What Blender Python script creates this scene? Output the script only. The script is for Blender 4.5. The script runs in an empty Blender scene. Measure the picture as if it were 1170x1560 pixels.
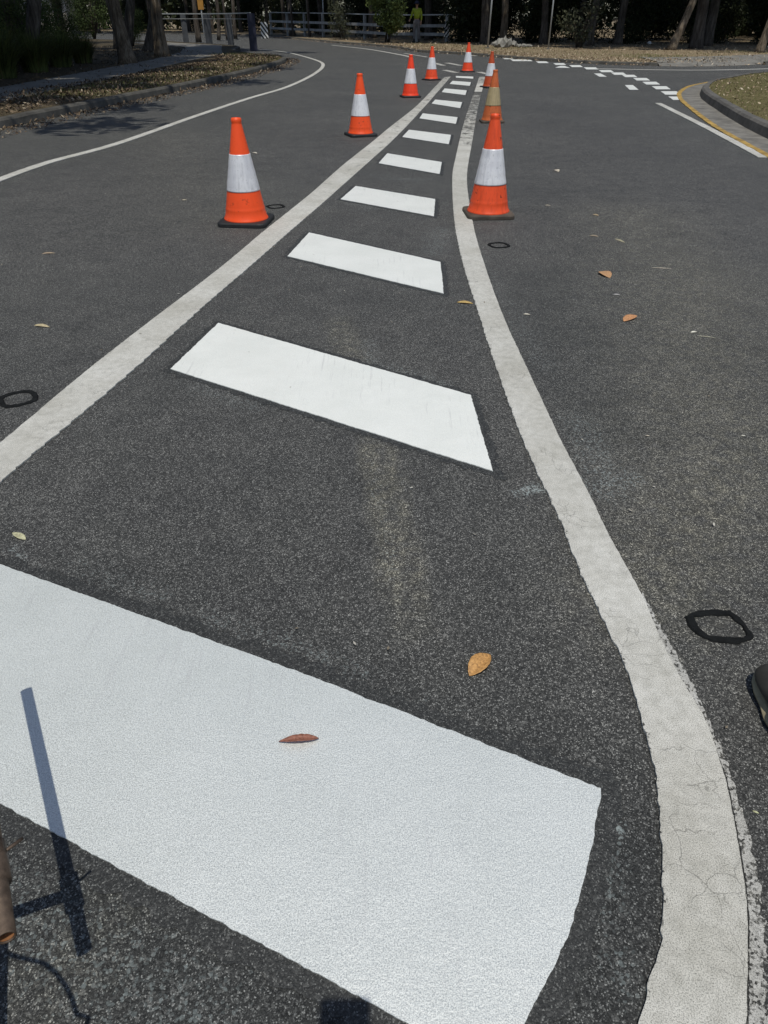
import bpy, bmesh, math, random
import numpy as np
from mathutils import Vector, Matrix, noise
from mathutils.geometry import tessellate_polygon
random.seed(7); RNG = np.random.default_rng(11)
S = bpy.context.scene
R = math.radians
# ------------------------------------------------------------------ camera
CAM_H, PITCH, FPX = 1.28, R(34.85), 1082.0
cd = bpy.data.cameras.new('camera'); cam = bpy.data.objects.new('camera', cd)
S.collection.objects.link(cam); S.camera = cam
cam.location = (0, 0, CAM_H); cam.rotation_euler = (R(90) - PITCH, 0, 0)
cd.sensor_fit = 'VERTICAL'; cd.sensor_height = 24.0; cd.lens = 24.0 * FPX / 1560.0
cd.clip_start = 0.02; cd.clip_end = 2000
S.render.resolution_x, S.render.resolution_y = 768, 1024
# ------------------------------------------------------------------ light
SUN_TRAVEL = Vector((-0.042, 0.49, -1.30)).normalized()
w = bpy.data.worlds.new('World'); S.world = w; w.use_nodes = True
nt = w.node_tree; bg = nt.nodes['Background']
sky = nt.nodes.new('ShaderNodeTexSky'); sky.sky_type = 'NISHITA'; sky.sun_disc = False
sky.sun_elevation = R(69.3); sky.sun_rotation = R(175); sky.altitude = 20
nt.links.new(sky.outputs[0], bg.inputs[0]); bg.inputs[1].default_value = 0.115
sl = bpy.data.lights.new('sun', 'SUN'); so = bpy.data.objects.new('sun', sl); S.collection.objects.link(so)
sl.energy = 3.6; sl.angle = R(0.53); sl.color = (1.0, 0.965, 0.865)
so.rotation_euler = SUN_TRAVEL.to_track_quat('-Z', 'Y').to_euler()
S.view_settings.view_transform = 'Standard'; S.view_settings.look = 'None'
S.view_settings.exposure = -0.28; S.view_settings.gamma = 1.0

# ------------------------------------------------------------------ helpers
def G(px, py, z=0.0):                       # photograph point -> point on the level z
    a = (px - 585) / FPX; b = (780 - py) / FPX
    dy = math.cos(PITCH) + b * math.sin(PITCH); dz = -math.sin(PITCH) + b * math.cos(PITCH)
    t = (z - CAM_H) / dz
    return Vector((a * t, dy * t, z))
def link(o): S.collection.objects.link(o); return o
def tag(o, label=None, cat=None, group=None, kind=None):
    if label: o['label'] = label
    if cat: o['category'] = cat
    if group: o['group'] = group
    if kind: o['kind'] = kind
    return o
def empty(name, loc=(0, 0, 0), rz=0.0, **k):
    o = link(bpy.data.objects.new(name, None)); o.location = loc; o.rotation_euler.z = rz
    o.empty_display_size = 0.1
    return tag(o, **k)
def mesh(name, verts, faces, mat, parent=None, smooth=False, loc=None, **k):
    me = bpy.data.meshes.new(name); me.from_pydata([tuple(v) for v in verts], [], faces); me.update()
    if mat: me.materials.append(mat)
    if smooth: me.polygons.foreach_set('use_smooth', [True] * len(me.polygons))
    o = link(bpy.data.objects.new(name, me))
    if parent: o.parent = parent
    if loc is not None: o.location = loc
    return tag(o, **k)
def fast_quads(name, V, mat, parent=None, attrs=None, smooth=False):
    """V: (n,4,3) array, one quad each."""
    n = len(V); me = bpy.data.meshes.new(name)
    me.vertices.add(n * 4); me.vertices.foreach_set('co', V.reshape(-1).astype(np.float32))
    me.loops.add(n * 4); me.loops.foreach_set('vertex_index', np.arange(n * 4, dtype=np.int32))
    me.polygons.add(n); me.polygons.foreach_set('loop_start', np.arange(0, n * 4, 4, dtype=np.int32))
    me.polygons.foreach_set('loop_total', np.full(n, 4, dtype=np.int32))
    me.update(calc_edges=True)
    for an, av in (attrs or {}).items():
        a = me.attributes.new(an, 'FLOAT', 'POINT'); a.data.foreach_set('value', np.repeat(av, 4).astype(np.float32))
    me.materials.append(mat)
    o = link(bpy.data.objects.new(name, me))
    if parent: o.parent = parent
    return o
def copy_tree(o, parent=None):
    c = o.copy(); link(c); c.parent = parent
    for ch in list(o.children): copy_tree(ch, c)
    return c
def vattr(o, name, vals):
    a = o.data.attributes.new(name, 'FLOAT', 'POINT'); a.data.foreach_set('value', np.asarray(vals, dtype=np.float32))
def catmull(pts, step):
    P = [Vector(p).to_3d() if len(p) == 3 else Vector((p[0], p[1], 0)) for p in pts]
    P = [2 * P[0] - P[1]] + P + [2 * P[-1] - P[-2]]
    out = []
    for i in range(1, len(P) - 2):
        p0, p1, p2, p3 = P[i - 1:i + 3]
        n = max(1, int((p2 - p1).length / step))
        for k in range(n):
            t = k / n
            out.append(0.5 * ((2 * p1) + (p2 - p0) * t + (2 * p0 - 5 * p1 + 4 * p2 - p3) * t * t + (3 * p1 - p0 - 3 * p2 + p3) * t ** 3))
    out.append(P[-2]); return out
def resample(pts, n):
    P = [Vector(p) for p in pts]; L = [0]
    for a, b in zip(P, P[1:]): L.append(L[-1] + (b - a).length)
    out = []; j = 0
    for i in range(n + 1):
        s = L[-1] * i / n
        while j < len(L) - 2 and L[j + 1] < s: j += 1
        t = (s - L[j]) / max(1e-9, L[j + 1] - L[j]); out.append(P[j].lerp(P[j + 1], min(1, t)))
    return out
def tube(path, radii, sides=8, cap=True, squash=None):
    V, F = [], []
    prev = None
    for i, p in enumerate(path):
        p = Vector(p)
        d = (Vector(path[min(i + 1, len(path) - 1)]) - Vector(path[max(i - 1, 0)])).normalized()
        u = Vector((0, 0, 1)) if abs(d.z) < 0.9 else Vector((1, 0, 0))
        a = d.cross(u).normalized() if prev is None else (prev - d * prev.dot(d)).normalized()
        prev = a; b = d.cross(a)
        r = radii[i] if hasattr(radii, '__len__') else radii
        for k in range(sides):
            t = 2 * math.pi * k / sides
            V.append(p + (a * math.cos(t) + b * math.sin(t)) * r)
    for i in range(len(path) - 1):
        for k in range(sides):
            k2 = (k + 1) % sides
            F.append((i * sides + k, i * sides + k2, (i + 1) * sides + k2, (i + 1) * sides + k))
    if cap:
        F.append(tuple(range(sides))[::-1]); F.append(tuple(range((len(path) - 1) * sides, len(path) * sides)))
    return V, F
def join(parts):
    V, F = [], []
    for v, f in parts:
        n = len(V); V += list(v); F += [tuple(i + n for i in q) for q in f]
    return V, F
def box(cx, cy, cz, sx, sy, sz, rz=0.0, bev=0.0):
    bm = bmesh.new(); bmesh.ops.create_cube(bm, size=1)
    for v in bm.verts: v.co = Vector((v.co.x * sx, v.co.y * sy, v.co.z * sz))
    if bev: bmesh.ops.bevel(bm, geom=bm.edges[:], offset=bev, segments=2, affect='EDGES')
    M = Matrix.Translation((cx, cy, cz)) @ Matrix.Rotation(rz, 4, 'Z')
    bm.transform(M); bm.verts.ensure_lookup_table(); bm.verts.index_update()
    V = [v.co.copy() for v in bm.verts]; F = [tuple(v.index for v in f.verts) for f in bm.faces]
    bm.free(); return V, F
def lathe(prof, n=32):
    V, F = [], []
    for r, z in prof:
        for k in range(n):
            t = 2 * math.pi * k / n; V.append(Vector((r * math.cos(t), r * math.sin(t), z)))
    for i in range(len(prof) - 1):
        for k in range(n):
            k2 = (k + 1) % n; F.append((i * n + k, i * n + k2, (i + 1) * n + k2, (i + 1) * n + k))
    return V, F
def slab(poly, z0, z1):
    """polygon (xy list) raised between two levels"""
    P0 = [Vector((p[0], p[1], 0)) for p in poly]
    tris = tessellate_polygon([P0]); n = len(P0)
    V = [Vector((p.x, p.y, z1)) for p in P0] + [Vector((p.x, p.y, z0)) for p in P0]
    F = []
    for t in tris:
        a, b, c = (P0[i] for i in t)
        F.append(tuple(t) if (b - a).cross(c - a).z > 0 else (t[0], t[2], t[1]))
    for i in range(n):
        j = (i + 1) % n; F.append((i, j, j + n, i + n))
    return V, F
def inside(px, py, poly):
    c = np.zeros(len(px), bool); n = len(poly)
    for i in range(n):
        x1, y1 = poly[i][0], poly[i][1]; x2, y2 = poly[i - 1][0], poly[i - 1][1]
        if y1 == y2: continue
        c ^= ((y1 > py) != (y2 > py)) & (px < (x2 - x1) * (py - y1) / (y2 - y1) + x1)
    return c

# ------------------------------------------------------------------ materials
class N:
    """small node builder"""
    def __init__(s, name):
        s.m = bpy.data.materials.new(name); s.m.use_nodes = True; s.t = s.m.node_tree
        s.b = s.t.nodes['Principled BSDF']; s.o = s.t.nodes['Material Output']
    def n(s, typ, **k):
        x = s.t.nodes.new('ShaderNode' + typ)
        for a, v in k.items(): setattr(x, a, v)
        return x
    def put(s, sock, v):
        if hasattr(v, 'is_output'): s.t.links.new(v, sock)
        elif isinstance(v, tuple) and len(v) == 3 and sock.type == 'RGBA': sock.default_value = (*v, 1)
        else: sock.default_value = v
    def obj(s): return s.n('TexCoord').outputs['Object']
    def attr(s, name): return s.n('Attribute', attribute_name=name).outputs['Fac']
    def noise(s, vec, scale, detail=2, rough=0.5, dist=0.0):
        x = s.n('TexNoise'); s.put(x.inputs['Vector'], vec)
        x.inputs['Scale'].default_value = scale; x.inputs['Detail'].default_value = detail
        x.inputs['Roughness'].default_value = rough; x.inputs['Distortion'].default_value = dist
        return x.outputs['Fac']
    def vor(s, vec, scale, feature='F1'):
        x = s.n('TexVoronoi', feature=feature); s.put(x.inputs['Vector'], vec); x.inputs['Scale'].default_value = scale
        return x
    def ramp(s, fac, stops, interp='LINEAR'):
        x = s.n('ValToRGB'); x.color_ramp.interpolation = interp; e = x.color_ramp.elements
        while len(e) < len(stops): e.new(0.5)
        for i, (p, c) in enumerate(stops):
            e[i].position = p; e[i].color = (*(c if isinstance(c, tuple) else (c, c, c)), 1)
        s.put(x.inputs[0], fac); return x.outputs[0]
    def mix(s, f, a, b, blend='MIX'):
        x = s.n('Mix', data_type='RGBA', blend_type=blend)
        s.put(x.inputs[0], f); s.put(x.inputs[6], a); s.put(x.inputs[7], b); return x.outputs[2]
    def math(s, op, a, b=0.0, clamp=False):
        x = s.n('Math', operation=op, use_clamp=clamp); s.put(x.inputs[0], a); s.put(x.inputs[1], b); return x.outputs[0]
    def mapr(s, v, a, b, c=0.0, d=1.0):
        x = s.n('MapRange'); s.put(x.inputs[0], v)
        for i, q in enumerate((a, b, c, d)): x.inputs[i + 1].default_value = q
        return x.outputs[0]
    def bump(s, h, strength=0.5, dist=0.002):
        x = s.n('Bump'); x.inputs['Strength'].default_value = strength; x.inputs['Distance'].default_value = dist
        s.put(x.inputs['Height'], h); s.t.links.new(x.outputs[0], s.b.inputs['Normal']); return x.outputs[0]
    def base(s, c): s.put(s.b.inputs['Base Color'], c); return s
    def rough(s, v): s.put(s.b.inputs['Roughness'], v); return s
    def spec(s, v): s.b.inputs['Specular IOR Level'].default_value = v; return s
def scaled(c, f): return tuple(x * f for x in c)

def stones(q, v):
    """asphalt aggregate: colour and height"""
    warp = q.n('VectorMath', operation='ADD')
    s1 = q.vor(v, 190); s2 = q.vor(v, 440)
    g1 = q.n('SeparateColor'); q.t.links.new(s1.outputs['Color'], g1.inputs[0])
    g2 = q.n('SeparateColor'); q.t.links.new(s2.outputs['Color'], g2.inputs[0])
    c1 = q.ramp(g1.outputs[0], [(0.0, (.026, .027, .027)), (0.5, (.074, .074, .073)), (0.84, (.135, .134, .130)), (1.0, (.40, .395, .38))])
    c2 = q.ramp(g2.outputs[1], [(0.0, (.026, .027, .027)), (0.6, (.084, .084, .082)), (0.86, (.19, .19, .185)), (1.0, (.95, .94, .90))])
    col = q.mix(0.55, c1, c2)
    fl = q.noise(v, 420, 3, .75, .5); col = q.mix(1.0, col, q.ramp(fl, [(.36, (.40, .40, .405)), (.52, (.80, .805, .80)), (.70, (1.85, 1.85, 1.82))]), 'MULTIPLY')
    h = q.math('ADD', q.math('MULTIPLY', s1.outputs['Distance'], -1.0), q.math('MULTIPLY', s2.outputs['Distance'], -.5))
    h = q.math('ADD', h, q.math('MULTIPLY', fl, .9))
    q.t.nodes.remove(warp)
    return col, h, g1.outputs[2], s1.outputs['Distance']
def asphalt_colour(q, v):
    col, h, sel, d = stones(q, v)
    big = q.noise(v, 0.55, 5, 0.6)
    med = q.noise(v, 5.0, 4, 0.65)
    col = q.mix(1.0, col, q.ramp(big, [(0.3, (.60, .605, .61)), (0.7, (.80, .797, .785))]), 'MULTIPLY')
    col = q.mix(1.0, col, q.ramp(med, [(0.3, (.84, .84, .85)), (0.7, (1.16, 1.15, 1.14))]), 'MULTIPLY')
    return col, h, sel, d
def mat_asphalt():
    q = N('asphalt'); v = q.obj(); col, h, sel, d = asphalt_colour(q, v)
    col = q.mix(q.math('MULTIPLY', q.attr('lane'), q.mapr(q.noise(v, 1.2, 4), .3, .65), True), col, q.mix(1.0, col, (1.22, 1.19, 1.12), 'MULTIPLY'))
    # worn brownish tyre scuffs
    br = q.attr('scuff'); bn = q.mapr(q.noise(v, 22, 4, .7), .35, .65)
    col = q.mix(q.math('MULTIPLY', br, bn, True), col, q.mix(1.0, col, (1.75, 1.68, 1.45), 'MULTIPLY'))
    # pale greenish overspray caught on the stone tops
    sp = q.attr('spray'); th = q.math('SUBTRACT', 1.05, sp)
    pick = q.mapr(q.math('ADD', q.math('MULTIPLY', sel, 0.55), q.math('MULTIPLY', q.noise(v, 75, 3, .7), 0.65)), 0, 1.1)
    f = q.math('MULTIPLY', q.math('SUBTRACT', pick, th), 3.2, True)
    col = q.mix(f, col, (.30, .335, .33))
    # tack coat / damp darker zones
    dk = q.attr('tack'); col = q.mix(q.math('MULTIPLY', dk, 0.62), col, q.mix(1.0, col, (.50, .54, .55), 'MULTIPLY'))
    q.base(col); q.rough(0.78); q.spec(0.35); q.bump(h, 0.6, 0.0022); return q.m
def mat_primer():
    q = N('fresh_black_sealer'); v = q.obj(); col, h, sel, d = stones(q, v)
    col = q.mix(0.42, col, (.034, .035, .035)); col = q.mix(1.0, col, (.56, .57, .57), 'MULTIPLY'); q.base(col); q.rough(.62); q.spec(.4); q.bump(h, .45, .0016); return q.m
def mat_new_paint(name='fresh_white_paint', bc=(.85, .86, .82), g=.80, rlo=.34, coat=.25, met=0.0):
    q = N(name); v = q.obj()
    n1 = q.noise(v, 420, 2, .6); n2 = q.noise(v, 4.0, 5, .6); n3 = q.noise(v, 130, 2)
    c = q.mix(1.0, bc, q.ramp(n1, [(0.34, (g,) * 3), (0.62, (1.03, 1.03, 1.03))]), 'MULTIPLY')
    c = q.mix(1.0, c, q.ramp(n2, [(0.35, (.93, .935, .93)), (0.65, (1.0, 1.0, 1.0))]), 'MULTIPLY')
    # rubber drag marks
    mp = q.n('Mapping'); q.t.links.new(v, mp.inputs[0]); mp.inputs['Scale'].default_value = (60, 3.0, 1); mp.inputs['Rotation'].default_value = (0, 0, R(6))
    sc = q.mapr(q.noise(mp.outputs[0], 1.0, 3, .7), .56, .72); dm = q.mapr(q.noise(v, 2.3, 2), .46, .56)
    c = q.mix(q.math('MULTIPLY', q.math('MULTIPLY', sc, dm), .42), c, (.42, .42, .42))
    q.base(c); q.rough(q.mapr(n1, .3, .7, .34, .62)); q.spec(.55)
    h = q.math('ADD', q.math('MULTIPLY', n1, .5), q.math('ADD', q.math('MULTIPLY', n3, .9), q.math('MULTIPLY', q.noise(v, 12, 3), 2.2)))
    q.bump(h, .75, .0016 if not met else .0011)
    if met: q.rough(.55); q.b.inputs['IOR'].default_value = met
    q.b.inputs['Coat Weight'].default_value = coat; q.b.inputs['Coat Roughness'].default_value = .45
    return q.m
def mat_old_paint(name='aged_line_paint', bc=(.60, .59, .55)):
    q = N(name); v = q.obj(); acol, ah, sel, d = asphalt_colour(q, v)
    n1 = q.noise(v, 430, 3, .7); n2 = q.noise(v, 2.2, 5, .65); n3 = q.noise(v, 38, 4, .7)
    c = q.mix(1.0, bc, q.ramp(n1, [(.34, (.36, .36, .36)), (.55, (1.06, 1.06, 1.06))]), 'MULTIPLY')
    c = q.mix(1.0, c, q.ramp(n2, [(.35, (.84, .83, .80)), (.65, (1.08, 1.08, 1.08))]), 'MULTIPLY')
    c = q.mix(1.0, c, q.ramp(n3, [(.32, (.82, .82, .81)), (.6, (1.03, 1.03, 1.03))]), 'MULTIPLY')
    # fine cracks
    wv = q.n('VectorMath', operation='ADD'); nz = q.n('TexNoise'); q.t.links.new(v, nz.inputs[0]); nz.inputs['Scale'].default_value = 9; nz.inputs['Detail'].default_value = 4
    sc = q.n('VectorMath', operation='SCALE'); q.t.links.new(nz.outputs['Color'], sc.inputs[0]); sc.inputs['Scale'].default_value = .12
    q.t.links.new(v, wv.inputs[0]); q.t.links.new(sc.outputs[0], wv.inputs[1])
    cr = q.vor(wv.outputs[0], 13, 'DISTANCE_TO_EDGE').outputs['Distance']
    line = q.math('MULTIPLY', q.mapr(cr, .003, .014, 1, 0), q.mapr(q.noise(v, 6, 3), .48, .60))
    c = q.mix(q.math('MULTIPLY', line, .5), c, (.12, .115, .105))
    # where it is worn through the stones show
    wr = q.attr('wear'); f = q.math('SUBTRACT', q.math('ADD', q.math('MULTIPLY', q.noise(v, 34, 4, .75), .75), q.math('MULTIPLY', sel, .30)), q.math('SUBTRACT', 1.02, q.math('MULTIPLY', wr, .75)))
    f = q.math('MULTIPLY', f, 12, True)
    ch = q.math('MULTIPLY', q.math('SUBTRACT', q.noise(v, 8, 6, .82), q.math('SUBTRACT', 1.0, q.math('MULTIPLY', q.attr('chip'), .52))), 14, True); f = q.math('MAXIMUM', f, ch)
    q.base(q.mix(f, c, q.mix(1.0, acol, (1.25, 1.22, 1.15), 'MULTIPLY'))); q.rough(.75); q.spec(.35)
    h = q.math('ADD', q.math('MULTIPLY', n1, 1.2), q.math('ADD', q.math('MULTIPLY', ah, .22), q.math('MULTIPLY', line, -1.5)))
    q.bump(h, .5, .0011); return q.m
def mat_simple(name, c, rough=.7, var=.25, scale=8, bump=0.3, bd=.002, spec=.4, metal=0.0):
    q = N(name); v = q.obj(); n = q.noise(v, scale, 5, .65)
    q.base(q.mix(1.0, c, q.ramp(n, [(.3, (1 - var,) * 3), (.7, (1 + var * .6,) * 3)]), 'MULTIPLY')); q.rough(rough); q.spec(spec)
    q.b.inputs['Metallic'].default_value = metal
    if bump: q.bump(q.noise(v, scale * 6, 4, .7), bump, bd)
    return q.m
def mat_orange(name, c, dirt, seed):
    q = N(name); tc = q.n('TexCoord'); ad = q.n('VectorMath', operation='ADD'); q.t.links.new(tc.outputs['Object'], ad.inputs[0]); ad.inputs[1].default_value = (seed, seed * 2, 0)
    v = ad.outputs[0]
    mp = q.n('Mapping'); q.t.links.new(v, mp.inputs[0]); mp.inputs['Scale'].default_value = (30, 30, 5)
    st = q.mapr(q.noise(mp.outputs[0], 1, 4, .7), .45, .75)
    sp = q.mapr(q.noise(v, 26, 4, .6), .64, .67)
    k = q.mix(q.math('MULTIPLY', st, dirt), c, scaled(c, .55)); k = q.mix(q.math('MULTIPLY', sp, .85 * min(1, dirt * 2)), k, (.03, .015, .01))
    q.base(k); q.rough(.42); q.spec(.45); q.bump(q.noise(v, 60, 3), .15, .001)
    return q.m
def mat_collar(name, c, seed, dirt=.5):
    q = N(name); tc = q.n('TexCoord'); ad = q.n('VectorMath', operation='ADD'); q.t.links.new(tc.outputs['Object'], ad.inputs[0]); ad.inputs[1].default_value = (seed, seed * 3, 0); v = ad.outputs[0]
    mp = q.n('Mapping'); q.t.links.new(v, mp.inputs[0]); mp.inputs['Scale'].default_value = (18, 18, 1.2)
    st = q.noise(mp.outputs[0], 1, 3, .6); k = q.mix(1.0, c, q.ramp(st, [(.34, (.74, .74, .76)), (.5, (1.0, 1.0, 1.0)), (.66, (.86, .86, .88))]), 'MULTIPLY')
    sp = q.mapr(q.noise(v, 70, 4, .7), .56, .68); k = q.mix(q.math('MULTIPLY', sp, dirt), k, scaled(c, .45))
    q.base(k); q.rough(.38); q.spec(.6); q.b.inputs['Metallic'].default_value = .15; return q.m
def mat_leaf(name, dark, light, dead=None, trans=.15):
    q = N(name); r = q.attr('rnd')
    st = [(0, dark), (.6, light)] + ([(.93, light), (1.0, dead)] if dead else [])
    q.base(q.ramp(r, st)); q.rough(.6); q.spec(.15)
    if trans:
        tr = q.n('BsdfTranslucent'); q.t.links.new(q.ramp(r, st), tr.inputs[0]); mx = q.n('MixShader'); mx.inputs[0].default_value = trans
        q.t.links.new(q.b.outputs[0], mx.inputs[1]); q.t.links.new(tr.outputs[0], mx.inputs[2]); q.t.links.new(mx.outputs[0], q.o.inputs[0])
    return q.m
def mat_litter(name, stops):
    q = N(name); q.base(q.ramp(q.attr('rnd'), stops)); q.rough(.7); q.spec(.3); return q.m
def mat_soil(name, a, b, c, scale=1.6):
    q = N(name); v = q.obj(); n = q.noise(v, scale, 6, .7); n2 = q.noise(v, scale * 18, 4, .75); s = q.vor(v, 26)
    g = q.n('SeparateColor'); q.t.links.new(s.outputs['Color'], g.inputs[0])
    k = q.ramp(n, [(.3, a), (.5, b), (.72, c)]); k = q.mix(.5, k, q.ramp(g.outputs[0], [(0, scaled(a, .6)), (.6, b), (1, scaled(c, 1.25))]))
    k = q.mix(1.0, k, q.ramp(n2, [(.3, (.6, .6, .6)), (.7, (1.3, 1.3, 1.3))]), 'MULTIPLY'); q.base(k); q.rough(.9); q.spec(.2); q.bump(n2, .8, .02); return q.m
def mat_bark(name, c, c2):
    q = N(name); v = q.obj(); mp = q.n('Mapping'); q.t.links.new(v, mp.inputs[0]); mp.inputs['Scale'].default_value = (9, 9, 1.1)
    n = q.noise(mp.outputs[0], 1.6, 6, .72, .6); n2 = q.noise(v, 1.1, 3)
    k = q.ramp(n, [(.34, scaled(c2, .35)), (.5, c2), (.66, c)]); k = q.mix(1.0, k, q.ramp(n2, [(.35, (.6, .58, .55)), (.65, (1.15, 1.15, 1.15))]), 'MULTIPLY')
    q.base(k); q.rough(.9); q.spec(.2); q.bump(n, 1.0, .05); return q.m

M = dict(asphalt=mat_asphalt(), primer=mat_primer(), new=mat_new_paint(), newbig=mat_new_paint('beaded_white_paint', (.735, .765, .74), .56, .3, 0.0, 3.0), old=mat_old_paint(), thin=mat_old_paint('thin_worn_paint', (.50, .495, .475)),
    bitumen=mat_simple('bitumen', (.012, .013, .0135), .9, .4, 40, .9, .004, .12), rubber=mat_simple('black_rubber', (.022, .023, .024), .6, .4, 12, .3),
    dustyrubber=mat_simple('dusty_rubber', (.085, .068, .052), .8, .5, 9, .3),
    concrete=mat_simple('weathered_concrete', (.115, .108, .098), .9, .5, 3.5, .6, .006), gutter=mat_simple('gutter_concrete', (.19, .18, .16), .9, .5, 4, .6, .004),
    path=mat_simple('footpath_concrete', (.20, .19, .17), .9, .3, 1.8, .4, .004), kerbdark=mat_simple('dirty_kerb_concrete', (.085, .08, .07), .95, .5, 4, .6, .01),
    yellow=mat_simple('yellow_line_paint', (.40, .26, .07), .85, .6, 7, .3), timber=mat_simple('grey_timber', (.27, .275, .27), .85, .4, 3, .5, .006),
    bluepaint=mat_simple('dark_blue_paint', (.022, .024, .045), .6, .3, 3, .2), darkpost=mat_simple('dark_grey_timber', (.075, .08, .09), .85, .4, 3, .5, .006), galv=mat_simple('galvanised_steel', (.36, .37, .37), .5, .2, 6, .1, .001, .5, .3),
    black=mat_simple('black_paint', (.015, .015, .016), .5, .2, 5, 0), white=mat_simple('white_reflective', (.75, .75, .73), .5, .08, 5, 0),
    steel=mat_simple('weathered_steel', (.12, .085, .062), .6, .75, 34, .35, .001, .5, .45), rust=mat_simple('rust', (.30, .13, .05), .85, .4, 40, .6, .001),
    stone=mat_simple('pale_rock', (.30, .29, .26), .9, .4, 5, .8, .02))

# ------------------------------------------------------------------ ground, road
gv, gf = slab([(-900, -300), (900, -300), (900, 1500), (-900, 1500)], -.3, -.05)
mesh('ground', gv, gf, mat_soil('bare_soil', (.05, .038, .026), (.085, .066, .044), (.12, .10, .07)), kind='structure')

def axis(lo, hi, flo, fhi, fine, grow=1.16):
    a = [flo + (fhi - flo) * i / round((fhi - flo) / fine) for i in range(round((fhi - flo) / fine) + 1)]
    s = fine
    while a[-1] < hi: s *= grow; a.append(min(hi, a[-1] + s))
    s = fine
    while a[0] > lo: s *= grow; a.insert(0, max(lo, a[0] - s))
    return np.array(a)
xs = axis(-60, 60, -2.6, 2.8, .035); ys = axis(-12, 130, .35, 6.2, .035)
X, Y = np.meshgrid(xs, ys); nx, ny = len(xs), len(ys)
RV = np.stack([X, Y, np.zeros_like(X)], -1).reshape(-1, 3)
idx = np.arange(nx * ny).reshape(ny, nx)
RF = np.stack([idx[:-1, :-1], idx[:-1, 1:], idx[1:, 1:], idx[1:, :-1]], -1).reshape(-1, 4)
road = mesh('road', RV.tolist(), RF.tolist(), M['asphalt'], kind='structure')
def seg_field(pts, rad, amp=1.0):
    best = np.zeros(len(RV))
    for a, b in zip(pts, pts[1:]):
        a = np.array(a[:2]); b = np.array(b[:2]); d = b - a; L = max(1e-6, d @ d)
        t = np.clip(((RV[:, :2] - a) @ d) / L, 0, 1); q = RV[:, :2] - (a + t[:, None] * d)
        best = np.maximum(best, amp * np.exp(-(q ** 2).sum(1) / rad ** 2))
    return best
def gl(*pp): return [tuple(G(*p)) for p in pp]
spray = np.zeros(len(RV))
for pts, rad, amp in [(gl((785, 752), (832, 744)), .030, .70), (gl((800, 738), (832, 735)), .02, .6), (gl((880, 640), (930, 745)), .16, .40), (gl((900, 740), (960, 730)), .10, .45),
        (gl((300, 935), (450, 985), (560, 1030)), .07, .39), (gl((600, 1050), (690, 1085)), .05, .34), (gl((120, 860), (240, 905)), .12, .34), (gl((300, 590), (390, 620)), .10, .38),
        (gl((590, 560), (680, 590)), .10, .44), (gl((570, 268), (640, 275)), .25, .40), (gl((670, 350), (660, 385)), .2, .40), (gl((700, 350), (830, 560)), .20, .34),
        (gl((945, 1262), (955, 1275)), .022, .75), (gl((930, 1300), (930, 1380)), .05, .46), (gl((880, 1420), (845, 1500)), .03, .62), (gl((930, 1440), (960, 1510)), .06, .42),
        (gl((560, 520), (570, 570)), .10, .38), (gl((10, 1400), (300, 1530)), .16, .40), (gl((40, 870), (20, 835)), .04, .5), (gl((520, 300), (560, 318)), .2, .35),
        (gl((900, 330), (870, 420)), .5, .25), (gl((860, 80), (960, 125)), 1.4, .34)]:
    spray = np.maximum(spray, seg_field(pts, rad, amp))
scuff = np.zeros(len(RV))
for pts, rad, amp in [
        (gl((200, 1360), (60, 1500)), .10, .5), (gl((1170, 640), (1000, 900)), .25, .85), (gl((960, 330), (1150, 700)), .5, .7), (gl((240, 200), (330, 330)), .6, .4)]:
    scuff = np.maximum(scuff, seg_field(pts, rad, amp))
def band_field(pts, half, soft, amp):
    out = np.zeros(len(RV))
    for a, b in zip(pts, pts[1:]):
        a = np.array(a[:2]); b = np.array(b[:2]); d = b - a; L = d @ d; t = ((RV[:, :2] - a) @ d) / L; q = RV[:, :2] - (a + t[:, None] * d)
        out = np.maximum(out, amp * np.clip((half - np.sqrt((q ** 2).sum(1))) / soft + .5, 0, 1) * np.clip(t * 8, 0, 1) * np.clip((1 - t) * 4, 0, 1))
    return out
scuff = np.maximum(scuff, band_field(gl((556, 655), (622, 1000)), .034, .025, 1.25)); scuff = np.maximum(scuff, band_field(gl((588, 655), (660, 1000)), .022, .025, 1.1))
scuff = np.maximum(scuff, band_field(gl((515, 480), (548, 590)), .07, .03, .7))
spray = np.maximum(spray, band_field(gl((556, 655), (622, 1000)), .036, .03, .34))
lane = np.maximum(seg_field(gl((1120, 420), (1010, 880)), .45, .45), seg_field(gl((820, 180), (860, 460)), .9, .1))
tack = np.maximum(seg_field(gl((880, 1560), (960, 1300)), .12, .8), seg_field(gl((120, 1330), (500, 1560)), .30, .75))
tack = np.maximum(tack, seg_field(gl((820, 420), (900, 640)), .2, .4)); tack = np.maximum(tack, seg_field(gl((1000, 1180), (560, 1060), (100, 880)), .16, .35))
for n_, a_ in (('spray', spray), ('scuff', scuff), ('lane', lane), ('tack', tack)): vattr(road, n_, a_)

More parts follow.
